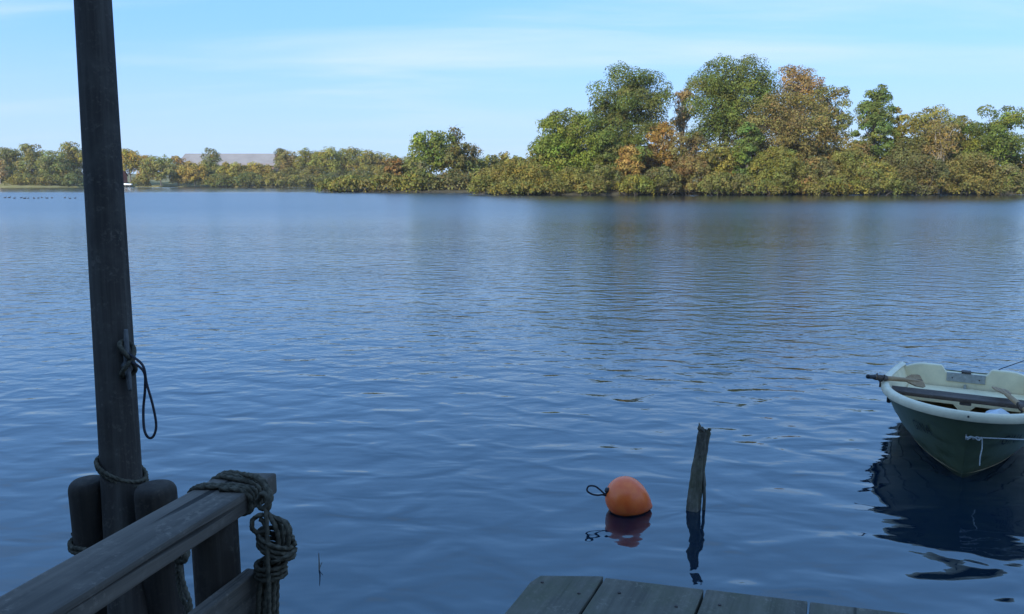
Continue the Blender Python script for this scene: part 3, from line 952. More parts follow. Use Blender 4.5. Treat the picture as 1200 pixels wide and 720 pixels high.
# gunwale: a rolled rim right round from quarter to quarter
gs = [1.0, 0.93, 0.85, 0.76, 0.68, 0.6, 0.52, 0.44, 0.36, 0.28, 0.21, 0.15, 0.10, 0.06, 0.035, 0.018, 0.007, 0.0015]
pa = []
for s in gs:
    x, y, z = hull(s, 1.0); pa.append(Vector((x, y - 0.004, z)))
pathL = pa + [Vector((p.x, -p.y, p.z)) for p in pa[::-1]]
path = smooth_path(pathL, 4)
bm = bmesh.new()
prof = [(-0.040, 0.020), (-0.030, 0.032), (-0.005, 0.036), (0.016, 0.030), (0.024, 0.014), (0.024, -0.020), (0.018, -0.030), (0.006, -0.030), (0.002, -0.004), (-0.034, 0.002)]
rings = []
for i, p in enumerate(path):
    t = (path[min(i + 1, len(path) - 1)] - path[max(i - 1, 0)]); t.z = 0; t.normalize()
    outw = Vector((t.y, -t.x, 0))
    if outw.dot(p - Vector((BL * 0.62, 0, 0))) < 0: outw = -outw
    rings.append([bm.verts.new(p + outw * a + Vector((0, 0, b - 0.004))) for a, b in prof])
m_ = len(prof)
for a, b in zip(rings, rings[1:]):
    for k in range(m_): bm.faces.new((a[k], a[(k + 1) % m_], b[(k + 1) % m_], b[k]))
bm.faces.new(rings[0]); bm.faces.new(rings[-1][::-1])
me = mesh_of(bm, 'gunwale', True); me.set_sharp_from_angle(angle=math.radians(50))
gun = boat_part('gunwale', me, M_RIM)
bm = bmesh.new(); bmesh.ops.create_uvsphere(bm, u_segments=10, v_segments=6, radius=0.008)
bmesh.ops.translate(bm, vec=(-0.022, 0.0, sheer(0) + 0.002), verts=bm.verts)
b_ = boat_part('screw', mesh_of(bm, 'screw', True), M_BLACK, gun); b_.matrix_parent_inverse = gun.matrix_basis.inverted()

# stern seat moulding, thwart with its supports, bow moulding
def bbox_part(name, mat, x0, x1, y0, y1, z0, z1, bev=0.012, parent=None, **kw):
    bm = bmesh.new(); box_bm(bm, x0, x1, y0, y1, z0, z1)
    bmesh.ops.bevel(bm, geom=list(bm.edges), offset=bev, segments=2, affect='EDGES')
    return boat_part(name, mesh_of(bm, name), mat, parent, **kw)
bm = bmesh.new()
prof2 = [(0.50, 0.16), (0.09, 0.16), (0.0, 0.06), (-0.09, 0.16), (-0.50, 0.16), (-0.50, 0.205), (0.50, 0.205)]
a_ = [bm.verts.new((1.86, y, z)) for y, z in prof2]; b2 = [bm.verts.new((2.36, y * 0.98, z)) for y, z in prof2]
for k in range(len(prof2)): bm.faces.new((a_[k], a_[(k + 1) % len(prof2)], b2[(k + 1) % len(prof2)], b2[k]))
bm.faces.new(a_); bm.faces.new(b2[::-1])
boat_part('stern_seat', mesh_of(bm, 'stern_seat'), M_CREAM)
thw = boat_part('thwart', timber('tmp', (1.50, -0.60, 0.318), (1.50, 0.60, 0.318), 0.21, 0.034, M_THWART, seed=5, rough=0.002, bev=0.008).data, M_THWART)
tmpo = bpy.data.objects['tmp']; mloc = tmpo.matrix_basis.copy(); bpy.data.objects.remove(tmpo)
thw.matrix_basis = BM @ mloc
bbox_part('thwart_bracket', M_IRON, 1.40, 1.46, -0.045, 0.045, 0.275, 0.30, 0.004)
for s_ in (-1, 1):
    rl = bbox_part('rowlock_block', M_BLACK, 1.06, 1.13, min(s_ * 0.565, s_ * 0.60), max(s_ * 0.565, s_ * 0.60), 0.30, 0.36, 0.006)
bow_eye = bw(*hull(0.0, 0.72)) - BDIR * 0.012
bm = bmesh.new()
sweep(bm, smooth_path([Vector(hull(0, 0.72)) + Vector((0.01, 0, 0.02)), Vector(hull(0, 0.72)) + Vector((-0.03, 0, 0.012)), Vector(hull(0, 0.72)) + Vector((-0.03, 0, -0.012)), Vector(hull(0, 0.72)) + Vector((0.01, 0, -0.02))], 5), 0.005, sides=8)
boat_part('bow_eye', mesh_of(bm, 'bow_eye', True), M_METAL)

# the name on both bows, wrapped on to the hull
cu = bpy.data.curves.new('lettering', 'FONT'); cu.body = 'GINA'; cu.size = 1.0; cu.space_character = 1.12
to = bpy.data.objects.new('lettering_source', cu); COL.objects.link(to)
dg = bpy.context.evaluated_depsgraph_get()
tm = bpy.data.meshes.new_from_object(to.evaluated_get(dg))
bpy.data.objects.remove(to)
bm0 = bmesh.new(); bm0.from_mesh(tm)
bmesh.ops.triangulate(bm0, faces=bm0.faces)
bmesh.ops.subdivide_edges(bm0, edges=[e for e in bm0.edges if e.calc_length() > 0.25], cuts=2)
wmax = max(v.co.x for v in bm0.verts)
for side in (1, -1):
    b1 = bm0.copy()
    for v in b1.verts:
        fx, fy = v.co.x / wmax, v.co.y
        s = 0.150 - 0.085 * fx if side > 0 else 0.065 + 0.085 * fx
        vv_ = 0.625 + 0.14 * fy / 0.7
        h0, h1, h2 = Vector(hull(s, vv_)), Vector(hull(s + 0.01, vv_)), Vector(hull(s, vv_ + 0.01))
        nrm = (h1 - h0).cross(h2 - h0).normalized()
        if nrm.y < 0: nrm = -nrm
        h0 += nrm * 0.008
        v.co = Vector((h0.x, h0.y * side, h0.z))
    lt = boat_part('lettering', mesh_of(b1, 'lettering'), M_TEXT, hull_o, label='dark lettering GINA')
    lt.matrix_parent_inverse = hull_o.matrix_basis.inverted()
bm0.free()

# oars
def oar(name, grip, blade, lock, label, blade_up, ropey=False):
    g_, b_ = Vector(grip), Vector(blade)
    d = (b_ - g_).normalized(); L = (b_ - g_).length
    t = thing(name, tuple(lock), label, 'oar', 'oars lying in the boat')
    R = frame(d, Vector(blade_up)).to_4x4()
    T = Matrix.Translation(g_) @ R
    def add(nm, bm, mat, smooth=True):
        me = mesh_of(bm, nm, smooth)
        o = link(nm, me, mat, t); o.matrix_basis = T
        return o
    bm = bmesh.new(); sweep(bm, [Vector((x, 0, 0)) for x in (0.10, L * 0.3, L * 0.6, L - 0.28, L - 0.1, L - 0.02)], [0.019, 0.021, 0.020, 0.018, 0.012, 0.006], sides=12); add('shaft', bm, M_OAR)
    bm = bmesh.new(); sweep(bm, [Vector((x, 0, 0)) for x in (-0.01, 0.0, 0.09, 0.10, 0.112)], [0.014, 0.019, 0.017, 0.021, 0.021], sides=12); add('grip', bm, M_BLACK)
    lp_ = (Vector(lock) - g_).dot(d)
    bm = bmesh.new(); sweep(bm, [Vector((lp_ + x, 0, 0)) for x in (-0.09, -0.088, 0.088, 0.09)], [0.021, 0.0255, 0.0255, 0.021], sides=12); add('collar', bm, M_THWART)
    bm = bmesh.new()
    for k in range(1): 
        prof = [(L - 0.34, 0.012), (L - 0.27, 0.035), (L - 0.18, 0.058), (L - 0.04, 0.066), (L - 0.008, 0.060), (L, 0.045)]
        up_ = [bm.verts.new((x, w, 0.006)) for x, w in prof] + [bm.verts.new((x, -w, 0.006)) for x, w in prof[::-1]]
        dn_ = [bm.verts.new((v.co.x, v.co.y, -0.006)) for v in up_]
        bm.faces.new(up_); bm.faces.new(dn_[::-1])
        for q in range(len(up_)): bm.faces.new((up_[q], up_[(q + 1) % len(up_)], dn_[(q + 1) % len(up_)], dn_[q]))
    add('blade', bm, M_OAR, False)
    # rowlock: a U-shaped horn and its pin
    lk = Vector(lock); side = d.cross(Vector((0, 0, 1))).normalized()
    bm = bmesh.new()
    sweep(bm, smooth_path([lk + side * 0.032 + Vector((0, 0, 0.034)), lk + side * 0.034, lk + Vector((0, 0, -0.034)), lk - side * 0.034, lk - side * 0.032 + Vector((0, 0, 0.034))], 5), 0.0065, sides=8)
    sweep(bm, [lk + Vector((0, 0, -0.032)), lk + Vector((0, 0, -0.085))], 0.008, sides=8)
    link('rowlock', mesh_of(bm, 'rowlock', True), M_IRON, t)
lockL = bw(1.10, 0.630, 0.475)
gripL = P(1017, 441.5, (lockL - _C).dot(_F) - 0.10)
dL = (lockL - gripL).normalized()
tgt = P(1081, 447, (lockL - _C).dot(_F) + 0.50)
dL = (tgt - gripL).normalized()
lockL = gripL + dL * ((lockL - gripL).dot(dL))
oar('oar', gripL, tgt, lockL, 'oar with its dark grip sticking out over the left gunwale, blade inboard', (0.25, -0.75, 0.6))
lockR = P(1198, 477, (bw(1.0, -0.63, 0.5) - _C).dot(_F))
tgtR = bw(1.60, -0.16, 0.372)
tgtR = P(1171, 455.5, (tgtR - _C).dot(_F))
dR_ = (tgtR - lockR).normalized()
oar('oar', tgtR - dR_ * 1.15, tgtR, lockR, 'oar at the right edge, its blade lying on the dark thwart', (0.0, -0.45, 0.9))

# white bag lying on the bottom boards
bm = bmesh.new()
bmesh.ops.create_icosphere(bm, subdivisions=3, radius=1.0)
rw_ = random.Random(5)
for v in bm.verts:
    k = 1 + 0.10 * math.sin(5 * v.co.x + 3 * v.co.y) + 0.08 * math.sin(7 * v.co.y - 4 * v.co.z)
    v.co = Vector((v.co.x * 0.13 * k, v.co.y * 0.10 * k, max(-0.8, v.co.z) * 0.135 * k))
bm.transform(Matrix.Translation(at(1168, 482, 0.28) + Vector((0, 0, -0.125))))
link('plastic_bag', mesh_of(bm, 'plastic_bag', True), M_PAPER, label='crumpled white plastic bag lying inside the bow of the boat', cat='bag')

# mooring lines of the boat and the posts they lead to, off to the right
be = bow_eye
mpost = Vector((be.x + 3.6, be.y - 0.55, 0))
bl = thing('bow_line', tuple(be), 'thin pale line tied to the bow, one short end hanging down', 'rope')
link('line', rope_mesh('line', [[be, be.lerp(mpost + Vector((0, 0, 0.5)), 0.3) - Vector((0, 0, 0.03)), be.lerp(mpost + Vector((0, 0, 0.5)), 0.65) - Vector((0, 0, 0.03)), mpost + Vector((0, 0, 0.52))]], 0.0055, 0.012, 0.05), M_ROPE_WHITE, bl)
link('hitch', rope_mesh('hitch', [[be + Vector((-0.01, -0.02, 0.0)), be + Vector((0.02, -0.03, 0.014)), be + Vector((0.04, -0.02, -0.008)), be + Vector((0.06, -0.03, 0.012)), be + Vector((0.085, -0.02, -0.010)), be + Vector((0.10, -0.02, 0.006)),
                                   be + Vector((0.07, -0.035, -0.012)), be + Vector((0.03, -0.03, 0.010)), be + Vector((-0.005, -0.02, -0.014))]], 0.0055, 0.006, 0.04), M_ROPE_WHITE, bl)
he = be + Vector((0.10, -0.025, 0))
link('loose_end', rope_mesh('loose_end', [[he, he + Vector((0.004, -0.005, -0.07)), he + Vector((-0.003, -0.005, -0.14)), he + Vector((0.0, -0.004, -0.205))]], 0.0045, 0.006, 0.04), M_ROPE_WHITE, bl)
st = bw(BL - 0.01, -0.27, 0.42)
sp3 = P(1300, 383, 14.5)
spost = Vector((sp3.x, sp3.y, 0))
link('stern_line', tube_mesh('stern_line', [[st, st.lerp(sp3, 0.5) - Vector((0, 0, 0.03)), sp3]], 0.0045), M_CORD,
     label='thin dark line running up and away from the boat transom to the right', cat='rope')
for q, hgt, lab in ((mpost, 0.75, 'round timber mooring post holding the bow line, right of the boat'), (spost, sp3.z + 0.12, 'round timber mooring post holding the stern line, far right')):
    round_post('mooring_post', (q.x, q.y, LAKEBED), (q.x, q.y, hgt), 0.07, 0.065, M_PILE, seed=int(q.x * 7), dome=0.03, wob=0.05, label=lab, cat='post', group='mooring posts right of the boat')

# ------------------------------------------------------------------ trees
def build_quads(name, V, C):
    """V: (n,4,3) leaf quads, C: (n,3) tints"""
    n = len(V)
    me = bpy.data.meshes.new(name)
    me.vertices.add(n * 4); me.vertices.foreach_set('co', V.reshape(-1).astype(np.float32))
    me.loops.add(n * 4); me.loops.foreach_set('vertex_index', np.arange(n * 4, dtype=np.int32))
    me.polygons.add(n)
    me.polygons.foreach_set('loop_start', np.arange(0, n * 4, 4, dtype=np.int32))
    me.polygons.foreach_set('loop_total', np.full(n, 4, dtype=np.int32))
    me.update(calc_edges=True)
    at_ = me.color_attributes.new('leaf_tint', 'FLOAT_COLOR', 'POINT')
    c4 = np.ones((n, 4, 4), np.float32); c4[:, :, :3] = C[:, None, :]
    at_.data.foreach_set('color', c4.reshape(-1))
    me.materials.append(M_LEAF)
    return me

def unit(v): return v / np.maximum(1e-9, np.linalg.norm(v, axis=1, keepdims=True))

def leaves(rng, centres, radii, per, leaf, tints, flat=0.0, droop=0.0):
    """leaf clumps spread through the shells of many small boughs"""
    Vs, Cs = [], []
    for c, r, tint, n in zip(centres, radii, tints, per):
        n = int(n)
        if n < 1: continue
        m = 11
        sd3 = unit(rng.normal(size=(m, 3))); sd3[:, 2] = np.where(sd3[:, 2] < -0.5, -sd3[:, 2], sd3[:, 2])
        which = rng.integers(m, size=n)
        sub = sd3[which] * r * (0.45 + 0.3 * rng.random((m, 1)))[which]
        d = unit(rng.normal(size=(n, 3)) + sd3[which] * 0.5 + np.array([0, 0, 0.2]))
        rad = r * 0.42 * (0.45 + 0.65 * rng.random((n, 1)) ** 0.4)
        pos = c + (sub + d * rad) * np.array([1.0, 1.0, 0.80 - flat])
        nrm = unit(d * 1.0 + sd3[which] * 0.35 + np.array([0, 0, 0.30 - droop]) + rng.normal(size=(n, 3)) * 0.32)
        tone = (0.86 + 0.28 * rng.random((m, 1)))[which]
        tmp = unit(rng.normal(size=(n, 3)))
        t1 = unit(np.cross(nrm, tmp)); t2 = np.cross(nrm, t1)
        s = leaf * (0.55 + 0.9 * rng.random((n, 1)))
        q = []
        for a, b in ((-1, -0.15), (0.05, -0.75), (1, 0.12), (-0.08, 0.8)):
            q.append(pos + t1 * s * (a + rng.normal(size=(n, 1)) * 0.15) * 0.62 + t2 * s * (b + rng.normal(size=(n, 1)) * 0.15) * 0.62 + nrm * s * rng.normal(size=(n, 1)) * 0.12)
        Vs.append(np.stack(q, axis=1))
        cc_ = tint[None, :] * tone * (0.85 + 0.30 * rng.random((n, 1))) * (1 + rng.normal(size=(n, 3)) * 0.06)
        Cs.append(np.clip(cc_, 0.004, 0.6))
    return np.concatenate(Vs), np.concatenate(Cs)

def limb(bm, a, b, r0, r1, rng, sides=5, sag=0.06):
    a, b = Vector(a), Vector(b)
    L = (b - a).length
    m1 = a.lerp(b, 0.35) + Vector(rng.normal(size=3)) * L * sag; m2 = a.lerp(b, 0.7) + Vector(rng.normal(size=3)) * L * sag
    pth = smooth_path([a, m1, m2, b], 2)
    sweep(bm, pth, [r0 + (r1 - r0) * k / (len(pth) - 1) for k in range(len(pth))], sides=sides, cap=False)
    return pth

LEAF_GAIN = np.array([1.8, 1.66, 1.3])
def tree(name, px, py_top, w_px, dist, tint, label, group, cat='tree', leaf=0.23, cover=2.3, crown_low=0.25, lobes=26, tint2=None, mix2=0.25,
         base_z=0.6, seed=0, shape='round', bare=0, bark=None, depth_ratio=0.85, lobe_r=0.27, top_tilt=0.0):
    rng = np.random.default_rng(seed * 977 + 13)
    if not bare: crown_low *= 0.55
    x0 = (px - 600) / FPX * dist; y0 = dist
    top = EYE + (214 - py_top) / FPX * dist
    rx = w_px / FPX * dist / 2
    zlow = base_z + (top - base_z) * crown_low
    cz_ = (top + zlow) / 2; rz = (top - zlow) / 2
    ry = rx * depth_ratio
    t = thing(name, (x0, y0, base_z - 0.3), label, cat, group)
    # boughs: on an irregular envelope
    C, Rr = [], []
    nl = int(lobes * 1.9)
    lr = lobe_r * 1.42 * min(rx, max(rz, rx * 0.7)) * (39 / nl) ** 0.25
    asym = rng.uniform(-0.18, 0.18, size=3)
    for k in range(nl):
        # even spread of directions, jittered
        zz = 1 - 2 * (k + 0.5) / nl; aa = k * 2.399963 + rng.uniform(-0.5, 0.5)
        d = np.array([math.sqrt(1 - zz * zz) * math.cos(aa), math.sqrt(1 - zz * zz) * math.sin(aa), zz]) + rng.normal(size=3) * 0.12
        d /= np.linalg.norm(d)
        if shape != 'cone': d /= (np.abs(d) ** 2.7).sum() ** (1 / 2.7)     # fuller than an ellipsoid
        f = (rng.uniform(0.80, 1.0) if k % 3 else rng.uniform(0.25, 0.75)) if not bare else rng.uniform(0.4, 1.0)
        env = 1.0
        if shape == 'cone': env = 0.35 + 0.65 * (1 - (d[2] + 1) / 2)
        elif shape == 'egg': env = 1 - 0.22 * max(0, d[2])
        elif shape == 'dome': env = 1.0
        r = lr * rng.uniform(0.7, 1.3)
        ex, ey, ez = max(0.05, rx - r * 0.8), max(0.05, ry - r * 0.8), max(0.05, 0.94 * rz - r * 0.66)
        px3 = np.array([x0 + d[0] * ex * f * env + asym[0] * rx * 0.2, y0 + d[1] * ey * f * env, cz_ + d[2] * ez * f])
        if shape == 'dome':
            zz = 1 - (k + 0.5) / nl
            hr = math.sqrt(max(0.0, 1 - zz ** 2.4))
            f = rng.uniform(0.82, 1.0) if k % 4 else rng.uniform(0.3, 0.8)
            px3 = np.array([x0 + hr * math.cos(aa) * ex * f, y0 + hr * math.sin(aa) * ey * f, zlow + r * 0.3 + max(0.1, top - zlow - r * 1.0) * zz * rng.uniform(0.9, 1.0)])
        C.append(px3); Rr.append(r)
    C = np.array(C); Rr = np.array(Rr)
    muted = np.array([0.120, 0.122, 0.048])
    tint = (np.array(tint) * 0.78 + muted * 0.22)
    if tint2 is not None: tint2 = np.array(tint2) * 0.78 + muted * 0.22
    tint = tint * LEAF_GAIN; t2 = np.array(tint2) * LEAF_GAIN if tint2 is not None else tint * np.array([1.15, 1.0, 0.8])
    tints = []
    for k in range(nl):
        m_ = rng.random() < mix2
        base_t = t2 if m_ else tint
        tints.append(base_t * rng.uniform(0.82, 1.2) * (1 + rng.normal(size=3) * 0.05))
    area = PI * rx * ((top - zlow) / 2)
    N = 1.75 * cover * area / (leaf * leaf * 0.5)
    wgt = Rr ** 2; per = N * wgt / wgt.sum()
    V, Cc = leaves(rng, C, Rr, per, leaf, tints)
    me = build_quads('crown', V, Cc)
    link('crown', me, M_LEAF, t)
    # trunk and limbs
    bm = bmesh.new()
    bk = bark or M_BARK
    r0 = max(0.10, 0.022 * (top - base_z))
    fork = base_z + (top - base_z) * (max(0.18, crown_low) if shape != 'dome' else 0.08)
    nst = 1 if shape != 'dome' else 4
    forks = []
    for s_ in range(nst):
        off = np.array([0, 0, 0]) if nst == 1 else np.array([rng.uniform(-0.5, 0.5) * rx, rng.uniform(-0.5, 0.5) * ry, 0])
        a = Vector((x0 + off[0] * 0.5, y0 + off[1] * 0.5, base_z - 0.5)); b = Vector((x0 + off[0] + rng.normal() * 0.3, y0 + off[1], fork))
        limb(bm, a, b, r0 / math.sqrt(nst), r0 * 0.72 / math.sqrt(nst), rng, 7, 0.02); forks.append(b)
        if nst == 1:
            c = Vector((x0 + rng.normal() * rx * 0.08, y0, cz_ + rz * 0.55)); limb(bm, b, c, r0 * 0.7, r0 * 0.18, rng, 6, 0.03); forks.append(b.lerp(c, 0.35)); forks.append(b.lerp(c, 0.65))
    order = rng.permutation(nl)[:min(nl, 14 + bare)]
    for k in order:
        f_ = forks[int(rng.integers(len(forks)))]
        lm = limb(bm, f_, Vector(C[k]), r0 * 0.34, r0 * 0.08, rng, 4, 0.07)
        if bare:
            for q in range(4):
                s0 = lm[int(rng.integers(len(lm) // 2, len(lm)))]
                dd = Vector(unit(rng.normal(size=(1, 3)))[0]); dd.z = abs(dd.z) * 0.9
                limb(bm, s0, s0 + dd * rng.uniform(1.0, 2.3), r0 * 0.10, 0.02, rng, 3, 0.1)
    link('trunk', mesh_of(bm, 'trunk', True), bk, t)
    return t

# leaf colours (albedo)
DKG = (0.070, 0.100, 0.030); GRN = (0.092, 0.125, 0.032); BRG = (0.125, 0.170, 0.034); EMR = (0.070, 0.118, 0.040)
OLV = (0.130, 0.130, 0.046); OLG = (0.105, 0.120, 0.045); GRY = (0.090, 0.096, 0.052); YEL = (0.175, 0.160, 0.045)
OCH = (0.235, 0.160, 0.060); RUS = (0.205, 0.125, 0.050); BRN = (0.155, 0.122, 0.054); REDB = (0.15, 0.095, 0.05); PNK = (0.22, 0.165, 0.10)
GI, GB = 'trees on the island', 'bushes along the island shore'
isl = [  # name, px, top, w, dist, tint, label, kwargs
    ('oak_tree', 736, 77, 104, 152, DKG, 'tall dark green oak left of the narrow russet tree on the island', dict(crown_low=0.42, lobes=34, cover=2.0, tint2=OLG)),
    ('oak_tree', 846, 65, 120, 154, DKG, 'tallest and widest dark green oak of the island', dict(crown_low=0.34, lobes=40, cover=2.3, tint2=GRN)),
    ('maple_tree', 664, 127, 92, 147, BRG, 'bright green dense tree at the left end of the island', dict(crown_low=0.14, lobes=36, cover=2.8, tint2=GRN, shape='egg')),
    ('aspen_tree', 795, 91, 30, 158, PNK, 'narrow sparse pinkish tree between the two tall oaks', dict(crown_low=0.40, lobes=14, cover=0.8, leaf=0.21, bare=12, bark=M_PALEBARK)),
    ('beech_tree', 926, 74, 64, 160, RUS, 'russet half bare tree right of the tallest oak', dict(crown_low=0.48, lobes=26, cover=1.15, leaf=0.22, bare=14, tint2=PNK, mix2=0.4)),
    ('beech_tree', 960, 95, 56, 156, BRN, 'red brown and olive tree just left of the oval green tree', dict(crown_low=0.30, lobes=28, cover=1.7, tint2=OLG, mix2=0.5)),
    ('oak_tree', 912, 106, 118, 148, (0.15, 0.13, 0.06), 'broad olive brown tree below the russet half bare tree', dict(crown_low=0.22, lobes=40, cover=1.9, tint2=BRN, mix2=0.4)),
    ('ash_tree', 1015, 100, 52, 150, EMR, 'oval fresh green tree standing free against the sky', dict(crown_low=0.36, lobes=30, cover=2.5, tint2=GRN, shape='egg')),
    ('birch_tree', 1043, 126, 32, 153, YEL, 'thin yellow green tree right of the oval green tree', dict(crown_low=0.35, lobes=18, cover=1.6)),
    ('willow_tree', 1080, 123, 68, 150, OLV, 'olive yellow tree above the dark grey green bushes', dict(crown_low=0.30, lobes=30, cover=1.9, tint2=YEL)),
    ('dead_ash_tree', 1094, 136, 48, 145, BRN, 'brownish thinning tree with a pale bare trunk', dict(crown_low=0.30, lobes=20, cover=0.9, leaf=0.21, bare=12, bark=M_PALEBARK)),
    ('alder_tree', 1119, 135, 46, 152, OLG, 'dull olive tree left of the ragged green tree', dict(crown_low=0.30, lobes=20, cover=1.9)),
    ('ash_tree', 1157, 121, 76, 147, (0.085, 0.125, 0.036), 'ragged green tree at the right end of the island', dict(crown_low=0.24, lobes=26, cover=2.0, tint2=BRG, mix2=0.35)),
    ('elm_tree', 706, 118, 60, 153, (0.075, 0.105, 0.036), 'dark green tree between the bright maple and the tall oak', dict(crown_low=0.25, lobes=24, cover=1.7)),
    ('elm_tree', 722, 152, 82, 145, (0.075, 0.105, 0.034), 'low spreading dark green tree under the left tall oak', dict(crown_low=0.30, lobes=26, cover=2.2)),
    ('maple_tree', 771, 141, 46, 147, (0.22, 0.135, 0.045), 'orange autumn tree below the narrow sparse tree', dict(crown_low=0.30, lobes=22, cover=1.9, tint2=PNK, mix2=0.25)),
    ('maple_tree', 736, 168, 42, 142.5, OCH, 'small ochre yellow tree above the shore bushes on the left', dict(crown_low=0.26, lobes=20, cover=2.2, tint2=YEL, mix2=0.2)),
    ('hawthorn_tree', 800, 152, 50, 144, (0.115, 0.085, 0.048), 'dark brown tree in the gap between the two tall oaks', dict(crown_low=0.22, lobes=22, cover=1.9, tint2=OLV)),
    ('alder_tree', 872, 142, 42, 142.5, EMR, 'slim emerald green tree in front of the tallest oak', dict(crown_low=0.16, lobes=24, cover=2.5, tint2=GRN, shape='egg')),
    ('hazel_tree', 833, 168, 66, 145, YEL, 'yellow green low tree under the tallest oak', dict(crown_low=0.12, lobes=22, cover=2.1, tint2=OLV)),
    ('hazel_tree', 988, 160, 60, 147, BRN, 'brown low tree left below the oval green tree', dict(crown_low=0.12, lobes=20, cover=1.9, tint2=OLV)),
    ('hazel_tree', 1058, 158, 60, 148, GRY, 'grey green low tree right below the oval green tree', dict(crown_low=0.12, lobes=20, cover=1.9, tint2=OLG)),
]
bsh = [  # px, top, w, dist, tint, label, kwargs
    (612, 187, 108, 142, OLV, 'large rounded olive bush at the left tip of the island', {}),
    (672, 194, 62, 139.0, OLV, 'olive bush below the bright green tree', {}),
    (706, 192, 56, 139.5, GRY, 'grey olive bush below the dark green elm', dict(tint2=OLV, mix2=0.4)),
    (742, 203, 54, 138.5, (0.13, 0.14, 0.04), 'low yellow green bush below the ochre tree', {}),
    (772, 194, 58, 140, GRY, 'grey green bush below the orange tree', dict(tint2=OLV, mix2=0.35)),
    (806, 183, 62, 141, (0.135, 0.115, 0.05), 'tall bush with a reddish tinge below the gap in the oaks', dict(tint2=REDB, mix2=0.4)),
    (838, 200, 54, 138.5, OLG, 'low olive bush left of the slim emerald tree', dict(tint2=OLV)),
    (866, 203, 50, 139.0, GRY, 'low grey bush below the slim emerald tree', dict(tint2=OLV, mix2=0.4)),
    (907, 171, 80, 140.5, (0.125, 0.135, 0.042), 'high rounded yellow olive bush right of the slim emerald tree', dict(lobes=34)),
    (952, 182, 60, 140, GRY, 'greyish bush right of the high rounded olive bush', dict(tint2=BRN, mix2=0.3)),
    (990, 172, 72, 141, OLV, 'olive and tan bush left below the oval green tree', dict(tint2=BRN, mix2=0.25)),
    (1020, 188, 66, 139, OLG, 'low green bush at the water below the oval green tree', dict(tint2=YEL, mix2=0.25)),
    (1073, 179, 74, 139, (0.080, 0.086, 0.048), 'dark grey green bush below the tree with the pale trunk', dict(lobes=32)),
    (1130, 177, 82, 139.5, (0.125, 0.115, 0.046), 'brownish olive bush left of the last bush on the island', dict(lobes=32, tint2=OLV)),
    (1172, 192, 48, 138.5, GRY, 'small grey bush below the ragged green tree', dict(tint2=OLG)),
    (1204, 196, 46, 139.5, OLG, 'last bush on the island, cut by the right edge of the picture', {}),
    (1238, 202, 46, 140, OLV, 'olive bush beyond the right edge of the picture', {}),
    (568, 205, 46, 140.5, OLG, 'small bush closing the left tip of the island', {}),
    (592, 212, 44, 137.6, OLV, 'lowest bush at the water under the large rounded island bush', {}),
    (618, 211, 40, 137.2, OLG, 'low bush hanging to the water left of the low spreading bush', {}),
    (690, 209, 46, 137.4, OLV, 'low bush at the water under the grey olive bush', {}),
    (640, 206, 60, 138.0, (0.13, 0.13, 0.045), 'low spreading bush at the water left of the grey olive bush', {}),
    (890, 208, 52, 137.8, OLG, 'lowest bush at the foot of the high rounded olive bush', {}),
    (965, 206, 60, 137.8, OLV, 'low bush at the waterline right of the high rounded olive bush', {}),
]
sd_ = 1
for nm, px, tp, w, ds, tn, lab, kw in isl:
    tree(nm, px, tp, w, ds, tn, lab, GI, seed=sd_, **kw); sd_ += 1
for px, tp, w, ds, tn, lab, kw in bsh:
    k = dict(crown_low=0.0, lobes=26, cover=2.6, leaf=0.21, shape='dome', base_z=0.15, lobe_r=0.30, depth_ratio=0.8); k.update(kw)
    tree('willow_bush', px, tp, w, ds, tn, lab, GB, cat='bush', seed=sd_, **k); sd_ += 1
for k, px in enumerate((640, 668, 700, 726, 752, 778, 850, 884, 930, 958, 1032, 1062, 1098, 1128, 1150, 1176)):
    spots = ['left end of the island', 'bright green tree', 'dark green elm', 'left tall oak', 'ochre tree', 'orange tree', 'tallest oak', 'slim emerald tree', 'broad olive brown tree', 'red brown tree',
             'oval green tree', 'grey green low tree', 'pale bare trunk', 'dull olive tree', 'ragged green tree', 'right end of the island']
    tree('undergrowth_shrub', px, 158 + (k * 7) % 18, 62, 149 + (k * 5) % 6, [OLG, GRY, DKG, OLV, BRN][k % 5], 'shaded undergrowth shrub filling the wood at the ' + spots[k], 'undergrowth shrubs of the island wood', cat='shrub',
         seed=300 + k, crown_low=0.0, lobes=18, cover=1.8, leaf=0.36, shape='dome', base_z=0.5, lobe_r=0.3)
